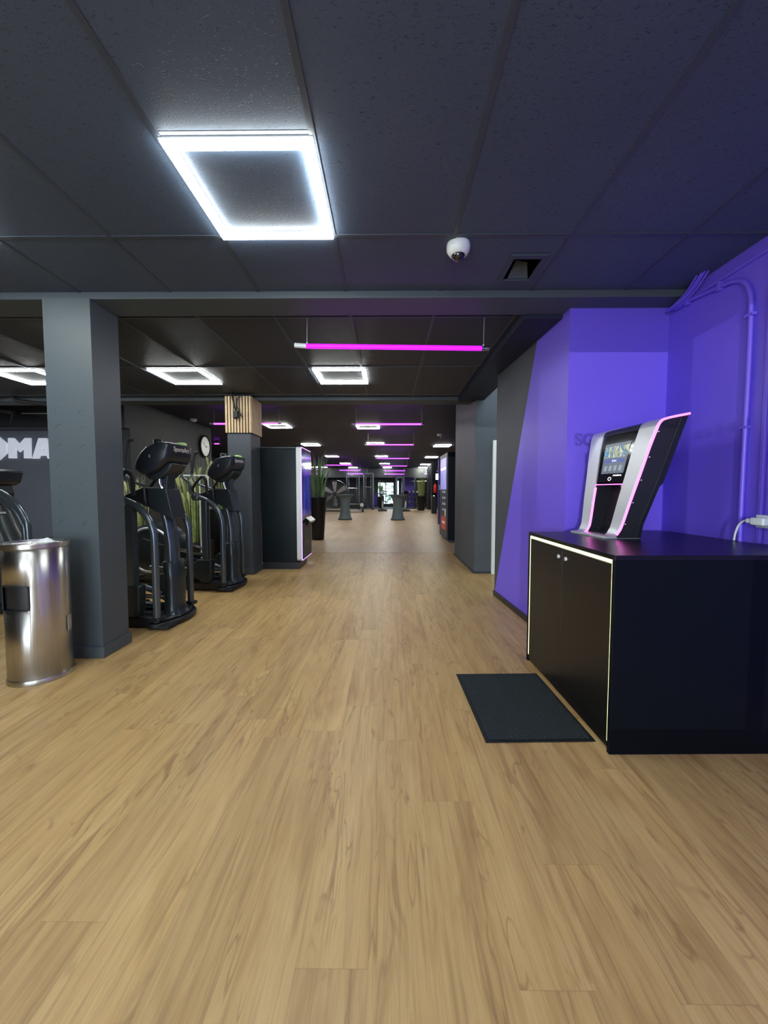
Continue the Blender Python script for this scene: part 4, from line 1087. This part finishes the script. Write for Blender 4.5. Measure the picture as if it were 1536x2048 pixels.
# ================================================================== PLANTS
def grass(mb, n, h, spread, base_r, w=0.012, lean=0.5, seed=1, plumes=None, pn=0):
    rnd = random.Random(seed)
    for i in range(n):
        a = rnd.uniform(0, 2 * math.pi); rb = base_r * math.sqrt(rnd.random())
        hh = h * rnd.uniform(0.55, 1.0); sp = spread * rnd.uniform(0.15, 1.0) * (rb / base_r * 0.6 + 0.4)
        dx, dy = math.cos(a), math.sin(a); px, py = -dy, dx
        wv = w * rnd.uniform(0.6, 1.2); tw = rnd.uniform(-0.8, 0.8)
        px, py = px * math.cos(tw) + dx * math.sin(tw), py * math.cos(tw) + dy * math.sin(tw)
        vs = []; K = 6
        for k in range(K + 1):
            u = k / K; r_ = rb + sp * u ** 1.8
            z = hh * (u - lean * 0.18 * u ** 3 * sp / max(spread, 0.01)); ww = wv * (1 - u ** 2.2) + 0.0008
            for s in (-1, 1): vs.append((dx * r_ + px * ww * s, dy * r_ + py * ww * s, z))
        mb.add(vs, [(2 * k, 2 * k + 1, 2 * k + 3, 2 * k + 2) for k in range(K)])
        if plumes is not None and i < pn:
            r_ = rb + sp
            tip = Vector((dx * r_, dy * r_, hh * (1 - lean * 0.18)))
            plumes.tube([tip + Vector((0, 0, -0.25)), tip + Vector((dx * 0.02, dy * 0.02, -0.08)), tip + Vector((dx * 0.05, dy * 0.05, 0.05))], [0.006, 0.022, 0.004], n=6, smooth=3)
def planter_grass(x, y, h, label, n=150, pn=22, seed=1, sx=0.42, ph=0.42, spread=0.22, br=0.13):
    t = thing('potted_grass', label, 'plant', (x, y, 0), 0, 'feathery potted grasses')
    b = MB(); s = sx; b.prism([(-s * 0.9, 0), (s * 0.9, 0), (s, ph), (s * 0.93, ph), (s * 0.9, ph - 0.04), (-s * 0.9, ph - 0.04), (-s * 0.93, ph), (-s, ph)], -0.18, 0.18, 'Y')
    b.build('planter', 'pot', t, bevel=0.008)
    g_ = MB(); pl = MB(); grass(g_, n, h - ph, spread, br, 0.0075, 0.6, seed, pl, pn)
    g_.build('foliage', 'leaf', t, loc=(0, 0, ph - 0.04)); pl.build('plumes', 'plume', t, smooth=60, loc=(0, 0, ph - 0.04))
planter_grass(-3.26, 6.55, 1.92, 'feathery green grass in a black planter between the two elliptical trainers', 130, 24, 1, 0.30)
planter_grass(-4.22, 6.5, 1.60, 'feathery green grass in a black planter behind the nearest elliptical trainer', 110, 12, 3, 0.42)
planter_grass(-3.02, 7.2, 2.05, 'thin feathery grass in a tall black planter against the slatted pillar', 40, 10, 5, 0.33, 0.95, 0.16)
# thin white metal railing beside the grass
rl = MB()
a_, b_ = on_y(330, 951, 6.15), on_y(425, 951, 6.15)
rl.tube([a_, b_], 0.011, n=8, smooth=1)
for px in (399, 412, 416): 
    p_ = on_y(px, 951, 6.15); rl.tube([p_, (p_.x, 6.15, 0.0)], 0.010, n=8, smooth=1)
p_ = on_y(334, 951, 6.15); rl.tube([p_, (p_.x, 6.15, 0.0)], 0.010, n=8, smooth=1)
tag(rl.build('railing', 'white_plastic', None, smooth=60), 'thin white metal railing in front of the feathery grass', 'railing')

# ================================================================== KIOSK beside the slatted pillar
t = thing('drink_vending_machine', 'tall black vending kiosk with a silver framed blue front beside the slatted pillar', 'vending machine', (-1.66, 6.42, 0))
MB().box(-0.33, 0.235, -0.30, 0.30, 0.11, 1.905).build('cabinet_body', 'kiosk', t, bevel=0.012)
MB().box(-0.325, 0.265, -0.29, 0.27, 0, 0.11).build('plinth', 'black', t)
MB().box(-0.33, 0.235, -0.305, 0.30, 1.905, 1.925).build('top_edge', 'gun', t, bevel=0.003)
for i in range(5):
    for x in (0.03, 0.15):
        MB().tube([(x, -0.302, 0.35 + i * 0.33), (x, -0.299, 0.35 + i * 0.33)], 0.008, n=8, smooth=1).build('rivet', 'black', t)
def rrect(w0, w1, z0, z1, r, n=6):
    out = []
    for cx, cz, a0 in ((w1 - r, z1 - r, 0), (w0 + r, z1 - r, 90), (w0 + r, z0 + r, 180), (w1 - r, z0 + r, 270)):
        for k in range(n + 1):
            a = R(a0 + 90 * k / n); out.append((cx + r * math.cos(a), cz + r * math.sin(a)))
    return out
fp = rrect(-0.33, 0.44, 0.135, 1.93, 0.05)
fr = MB().prism(fp, 0.236, 0.312, 'X').build('front_frame', 'white_plastic', t, smooth=40)
MB().prism(rrect(-0.328, 0.438, 0.137, 1.928, 0.05), 0.312, 0.318, 'X').build('light_edge', 'violet', t)
MB().prism(rrect(-0.314, 0.424, 0.151, 1.914, 0.045), 0.316, 0.3215, 'X').build('front_panel', 'black_gloss', t)
gp = MB().box(0.3215, 0.3235, -0.26, 0.36, 0.84, 1.86).build('display_window', 'blue_panel', t)
MB().box(0.3215, 0.326, -0.28, 0.37, 0.16, 0.72).build('lower_panel', 'side', t)
MB().box(0.326, 0.328, -0.20, 0.16, 0.34, 0.44).build('tray_flap', 'black', t)
MB().box(0.326, 0.328, -0.05, 0.10, 0.60, 0.62).build('coin_slot', 'black', t)
sh = MB().prism([(0.3215, 0.66), (0.3215, 0.80), (0.395, 0.74), (0.39, 0.72)], -0.05, 0.38, 'Y').build('pickup_shelf', 'black_gloss', t, bevel=0.003)
MB().prism([(0.3225, 0.80), (0.3225, 0.806), (0.397, 0.746), (0.397, 0.738)], -0.05, 0.38, 'Y').build('shelf_edge', 'silver', sh)

# reeds in the tall black vase
t = thing('potted_reed', 'tall green reeds in a sculpted black vase behind the kiosk', 'plant', (-1.79, 9.95, 0))
vz = MB(); n_ = 28; prof = [(0.155, 0), (0.165, 0.02), (0.175, 0.3), (0.20, 0.62), (0.235, 0.98), (0.245, 1.08), (0.225, 1.08), (0.215, 1.0), (0.02, 1.0)]
vs = []
for i, (r_, z) in enumerate(prof):
    for k in range(n_):
        a = 2 * math.pi * k / n_; w_ = 1 + (0.045 * math.sin(3 * a + z * 6) + 0.03 * math.sin(5 * a - z * 9)) * (0 < i < 6 and 0.25 < z < 0.99)
        vs.append((r_ * w_ * math.cos(a), r_ * w_ * math.sin(a), z))
m_ = len(prof)
vz.add(vs, [(i * n_ + k, i * n_ + (k + 1) % n_, (i + 1) * n_ + (k + 1) % n_, (i + 1) * n_ + k) for i in range(m_ - 1) for k in range(n_)] + [tuple(range(n_ - 1, -1, -1)), tuple((m_ - 1) * n_ + k for k in range(n_))])
vz.build('vase', 'pot', t, smooth=60)
g_ = MB(); grass(g_, 60, 1.34, 0.30, 0.15, 0.030, 0.3, 9); g_.build('foliage', 'leaf2', t, loc=(0, 0, 1.0))

# ================================================================== HIGH TABLES
def high_table(x, y, label):
    t = thing('high_table', label, 'table', (x, y, 0), 0, 'covered high tables')
    MB().lathe([(0.30, 0.0), (0.30, 0.03), (0.265, 0.10), (0.225, 0.28), (0.195, 0.55), (0.205, 0.75), (0.25, 0.93), (0.33, 1.03), (0.385, 1.06), (0.385, 1.07)], n=36).build('cloth_cover', 'cloth', t, smooth=60)
    MB().lathe([(0.385, 1.07), (0.388, 1.085), (0.38, 1.092), (0.02, 1.092)], n=36).build('table_top', 'cloth', t, smooth=40)
    MB().lathe([(0.30, 0.0), (0.31, 0.005), (0.305, 0.035), (0.29, 0.035)], n=36).build('foot_hem', 'black_soft', t, smooth=40)
    return t
high_table(-1.84, 16.9, 'grey covered high table in front of the big fan')
high_table(0.44, 16.7, 'grey covered high table in the middle of the far hall')

# ================================================================== BIG FAN
FY = 24.0; p = on_y(670, 988, FY)
t = thing('floor_fan', 'huge round floor fan with six pale blades in the far hall', 'fan', (p.x, FY, 0)); zc = p.z; RF = 0.84
ring = MB()
for yy in (-0.22, 0.22): ring.tube([(RF * math.cos(2 * math.pi * k / 40), yy, zc + RF * math.sin(2 * math.pi * k / 40)) for k in range(41)], 0.018, n=6, smooth=1, cap=False)
for rr in (0.3, 0.52, 0.7): ring.tube([(rr * math.cos(2 * math.pi * k / 32), -0.22, zc + rr * math.sin(2 * math.pi * k / 32)) for k in range(33)], 0.006, n=5, smooth=1, cap=False)
for k in range(16):
    a = 2 * math.pi * k / 16
    ring.tube([(0.1 * math.cos(a), -0.22, zc + 0.1 * math.sin(a)), (RF * math.cos(a), -0.22, zc + RF * math.sin(a)), (RF * math.cos(a), 0.22, zc + RF * math.sin(a))], 0.005, n=5, smooth=1)
ring.build('cage', 'gun', t)
for k in range(6):
    a = R(92 + 60 * k)
    m4 = Matrix.Translation((0, 0, zc)) @ Matrix.Rotation(-a, 4, 'Y') @ Matrix.Rotation(R(18), 4, 'X')
    MB().prism([(0.12, -0.045), (0.70, -0.15), (0.76, -0.12), (0.76, 0.12), (0.70, 0.15), (0.12, 0.045)], -0.01, 0.01, 'Y', mtx=m4).build('fan_blade', 'blade', t)
MB().lathe([(0.14, -0.12), (0.14, 0.12)], n=18, mtx=Matrix.Translation((0, 0, zc)) @ Matrix.Rotation(R(90), 4, 'X')).build('hub', 'gun', t, smooth=40)
st = MB(); st.box(-0.7, 0.7, -0.3, 0.3, 0.0, 0.05)
for s in (-1, 1): st.box(s * 0.6 - 0.03, s * 0.6 + 0.03, -0.25, 0.25, 0.05, zc - 0.55)
st.build('stand', 'black', t)

# ================================================================== GYM EQUIPMENT in the far hall
def cable_rack(x, y, label, w=1.5, h=2.25):
    t = thing('cable_station', label, 'gym machine', (x, y, 0))
    for s in (-1, 1):
        MB().box(s * w / 2 - 0.05, s * w / 2 + 0.05, -0.05, 0.05, 0, h).build('upright', 'gun', t, bevel=0.008)
        MB().tube([(s * (w / 2 - 0.14), -0.1, 0.1), (s * (w / 2 - 0.14), -0.1, h - 0.1)], 0.018, n=8, smooth=1).build('guide_rod', 'chrome', t, smooth=60)
        ws = MB()
        for k in range(12): ws.box(s * (w / 2 - 0.14) - 0.1, s * (w / 2 - 0.14) + 0.1, -0.16, -0.05, 0.1 + k * 0.055, 0.145 + k * 0.055)
        ws.build('weight_stack', 'black', t)
        MB().box(s * w / 2 - 0.06, s * w / 2 + 0.06, -0.45, 0.45, 0, 0.08).build('foot', 'black', t)
    MB().box(-w / 2, w / 2, -0.05, 0.05, h - 0.1, h).build('cross_beam', 'gun', t, bevel=0.008)
    MB().tube([(-w / 2, -0.12, h * 0.62), (w / 2, -0.12, h * 0.62)], 0.02, n=8, smooth=1).build('bar', 'chrome', t, smooth=60)
    return t
def fl(px, Y): return on_y(px, 1000, Y).x
cable_rack(fl(706, 25.4), 25.4, 'tall cable machine with chrome rods directly right of the big fan', 0.8, 2.3)
cable_rack(fl(737, 26.1), 26.1, 'narrow cable machine with chrome rods left of the purple triangle', 0.62, 2.45)
t = thing('rowing_bench', 'low black padded bench machine behind the table near the fan', 'gym machine', (fl(709, 23.2), 23.2, 0))
MB().box(-0.5, 0.35, -0.3, 0.3, 0.22, 0.48).build('seat_pad', 'black', t, bevel=0.05)
MB().box(-0.6, 0.6, -0.2, 0.2, 0.05, 0.12).build('rail', 'silver', t, bevel=0.01)
for s in (-1, 1): MB().box(s * 0.5 - 0.05, s * 0.5 + 0.05, -0.3, 0.3, 0, 0.22).build('leg', 'black', t)
mt = Matrix.Translation((0.45, -0.25, 0.42)) @ Matrix.Rotation(R(-90), 4, 'X')
MB().lathe([(0.10, 0), (0.11, 0.05), (0.10, 0.1)], n=18, mtx=mt).build('end_wheel', 'silver', t, smooth=40)
def spin_bike(x, y, label, rz=0):
    t = thing('spinning_bike', label, 'exercise bike', (x, y, 0), rz, 'exercise bikes in the far hall')
    MB().box(-0.28, 0.28, -0.52, -0.44, 0, 0.07).build('front_foot', 'black', t, bevel=0.01)
    MB().box(-0.28, 0.28, 0.44, 0.52, 0, 0.07).build('rear_foot', 'black', t, bevel=0.01)
    MB().tube([(0, -0.48, 0.05), (0, 0.1, 0.35), (0, 0.48, 0.05)], 0.05, n=8, smooth=1).tube([(0, 0.1, 0.35), (0, 0.25, 0.85)], 0.045, n=8, smooth=1).tube([(0, 0.0, 0.35), (0, -0.4, 1.0)], 0.05, n=8, smooth=1).build('frame', 'gun', t, smooth=50)
    mt = Matrix.Translation((-0.05, -0.30, 0.38)) @ Matrix.Rotation(R(90), 4, 'Y')
    MB().lathe([(0.05, 0), (0.25, 0.02), (0.25, 0.08), (0.05, 0.1)], n=24, mtx=mt).build('flywheel', 'silver', t, smooth=40)
    MB().loft([((0, 0.27, 0.85), 0.05, 0.1, 0.8), ((0, 0.27, 0.90), 0.12, 0.16, 0.8), ((0, 0.25, 0.94), 0.09, 0.14, 0.8)]).build('saddle', 'black', t, smooth=60)
    MB().tube([(-0.24, -0.6, 1.10), (-0.22, -0.4, 1.04), (0.22, -0.4, 1.04), (0.24, -0.6, 1.10)], 0.02, n=8, smooth=2).build('handlebar', 'black_soft', t, smooth=60)
    MB().box(-0.13, 0.13, -0.5, -0.45, 1.05, 1.25).build('monitor', 'black_gloss', t, bevel=0.01)
    return t
b1 = spin_bike(fl(765, 24.4), 24.4, 'black exercise bike in front of the bright far window')
b2 = copy_tree(b1); b2.location = (fl(811, 24.2), 24.2, 0); b2['label'] = 'black exercise bike right of the middle high table'
# plant in front of the window and pot plant right
t = thing('potted_palm', 'tall green grass plant in a black pot in front of the dumbbell rack', 'plant', (fl(842, 25.0), 25.0, 0))
MB().lathe([(0.21, 0), (0.24, 0.1), (0.33, 0.92), (0.30, 0.92), (0.28, 0.85), (0.02, 0.85)], n=24).build('pot', 'pot', t, smooth=50)
g_ = MB(); grass(g_, 110, 1.35, 0.26, 0.2, 0.024, 0.3, 21); g_.build('foliage', 'leaf', t, loc=(0, 0, 0.85))
t = thing('potted_palm', 'small green plant standing before the bright far window', 'plant', (fl(762, 28.6), 28.6, 0.004))
MB().lathe([(0.17, 0), (0.19, 0.1), (0.24, 0.8), (0.22, 0.8), (0.02, 0.75)], n=20).build('pot', 'pot', t, smooth=50)
g_ = MB(); grass(g_, 60, 1.35, 0.16, 0.12, 0.024, 0.3, 22); g_.build('foliage', 'leaf2', t, loc=(0, 0, 0.75))
# dumbbell rack
RX = fl(838, 28.2)
t = thing('dumbbell_rack', 'black rack with three shelves of silver dumbbells behind the tall plant', 'rack', (RX, 28.2, 0.004), 0)
for s in (-1, 1):
    MB().box(s * 0.85 - 0.04, s * 0.85 + 0.04, -0.25, 0.25, 0, 1.25).build('upright', 'black', t)
for z in (0.35, 0.70, 1.05): MB().box(-0.85, 0.85, -0.22, 0.22, z, z + 0.04).build('shelf', 'black', t)
db = MB()
mt = Matrix.Rotation(R(90), 4, 'X')
db.lathe([(0.06, -0.16), (0.075, -0.14), (0.075, -0.07), (0.06, -0.06), (0.018, -0.055), (0.018, 0.055), (0.06, 0.06), (0.075, 0.07), (0.075, 0.14), (0.06, 0.16)], n=12, mtx=mt)
d0_ = None
for r_, z in enumerate((0.394, 0.744, 1.094)):
    for k in range(6):
        lb = '%s dumbbell from the left on the %s shelf of the dumbbell rack' % (ORD[k], ('bottom', 'middle', 'top')[r_])
        if d0_ is None: o = d0_ = db.build('dumbbell', 'chrome', None, smooth=50)
        else: o = d0_.copy(); col.objects.link(o)
        o.location = (RX - 0.7 + k * 0.28, 28.2, z + 0.075)
        tag(o, lb, 'dumbbell', 'dumbbells on the far rack')
# white light column and dark rack uprights
p = on_y(796, 992, 29.0); p2_ = on_y(796, 962, 29.0)
tag(MB().box(p.x - 0.04, p.x + 0.04, 28.97, 29.03, 0.004, p2_.z).build('light_column', 'white_strip'), 'slim upright white light column behind the middle high table', 'light')
cable_rack(fl(800, 29.3), 29.25, 'dark gym frame standing around the white light column', 0.55, 2.3)
t = thing('squat_rack', 'dark squat rack behind the tall plant on the right', 'gym machine', (fl(846, 29.0), 29.0, 0.004))
for s in (-1, 1):
    for y_ in (-0.3, 0.35): MB().box(s * 0.62 - 0.04, s * 0.62 + 0.04, y_ - 0.04, y_ + 0.04, 0, 2.3).build('upright', 'gun', t)
MB().tube([(-0.95, -0.36, 1.95), (0.95, -0.36, 1.95)], 0.02, n=8, smooth=1).build('barbell', 'chrome', t, smooth=50)
MB().box(-0.62, 0.62, 0.31, 0.39, 2.2, 2.3).build('cross_beam', 'gun', t)

# ================================================================== RIGHT SIDE of the far hall
def vending(x, y, label):
    t = thing('vending_machine', label, 'vending machine', (x, y, 0))
    w_, h_, d_ = 0.64, 2.17, 0.85
    MB().box(0.02, d_, -w_, w_, 0.05, h_).build('body', 'cab', t, bevel=0.01)
    MB().box(0.06, d_ - 0.03, -w_ + 0.03, w_ - 0.03, 0, 0.05).build('plinth', 'black', t)
    fd = MB().box(0.0, 0.03, -w_, w_, 0.06, h_).build('front_door', 'side', t, bevel=0.008)
    MB().box(-0.006, 0.0, -w_ * 0.78, w_ * 0.72, 1.28, 2.06).build('lit_panel', 'lilac_panel', fd)
    MB().box(-0.010, -0.006, -w_ * 0.70, w_ * 0.64, 1.77, 1.83).build('white_line', 'white_text', fd)
    for r_ in range(4):
        for c_ in range(2):
            yy = -0.28 + c_ * 0.30; z = 1.26 - r_ * 0.15
            MB().box(-0.006, 0.0, yy - 0.06, yy + 0.06, z - 0.07, z - 0.015).build('selection_button', 'button_dim', fd)
    MB().box(-0.008, 0.0, -0.42, -0.30, 0.62, 0.80).build('payment_terminal', 'silver', fd)
    rs = MB().box(-0.004, 0.0, -0.46, 0.30, 0.27, 0.60).build('red_sign', 'red', fd)
    m4 = Matrix.Translation((-0.005, -0.08, 0.45)) @ Matrix.Rotation(R(-90), 4, 'Z') @ Matrix.Rotation(R(90), 4, 'X')
    MB().box(-0.0065, -0.004, -0.30, 0.14, 0.425, 0.475).build('sign_band', 'paper', rs)
    return t
vending(1.43, 10.03, 'tall black vending machine with a lilac lit panel and red sign')
p = on_y(863, 1000, 21.0)
t = thing('black_column', 'slim black standing post unit beyond the vending machine', 'column', (on_y(868, 1000, 21.5).x, 21.5, 0))
MB().box(-0.14, 0.14, -0.14, 0.14, 0, 1.0).build('lower_body', 'black', t, bevel=0.02)
MB().box(-0.13, 0.13, -0.13, 0.13, 1.0, Z3).build('upper_body', 'cab', t, bevel=0.01)
MB().tube([(-0.02, -0.15, 0.98), (-0.02, -0.14, 0.98)], 0.025, n=10, smooth=1).build('lamp', 'white_strip', t)
struct('pillar_far', MB().box(on_y(855, 1000, 26.0).x, on_y(864, 1000, 26.0).x, 26.0, 26.3, 0, Z3), 'black_wall', 'slim black pillar in the far hall beside the tall plant', 'pillar')
p = on_y(870.5, 976, 21.2)
t = thing('fire_extinguisher', 'red fire extinguisher hanging on the slim black post', 'fire extinguisher', (p.x, 21.26, p.z - 0.26))
MB().lathe([(0.07, 0), (0.085, 0.02), (0.085, 0.38), (0.05, 0.46), (0.03, 0.48)], n=20).build('tank', 'red', t, smooth=50)
MB().tube([(0, 0, 0.48), (0, 0, 0.54), (-0.06, 0, 0.57)], 0.018, n=8, smooth=1).build('valve', 'black', t)
w0 = on_y(877, 1000, 14.5); w1 = on_y(883, 1000, 14.5)
struct('wall_purple_far', MB().box(w0.x, w0.x + 1.2, 14.5, 14.7, 0.0, 2.45), 'purple_dark', 'dark purple partition edge behind the vending machine', 'wall')
p = on_y(880, 951, 13.6)
tag(MB().box(p.x - 0.04, p.x + 0.05, 14.44, 14.5, p.z - 0.12, p.z + 0.1).build('wall_sign', 'white_strip', None, bevel=0.01), 'small lit white box sign on the purple partition edge', 'sign')
p = on_y(880.5, 975, 14.4)
tag(MB().box(p.x - 0.025, p.x + 0.03, 14.46, 14.5, p.z - 0.09, p.z + 0.09).build('notice_sheet', 'paper'), 'small white notice sheet under the lit box sign', 'notice')
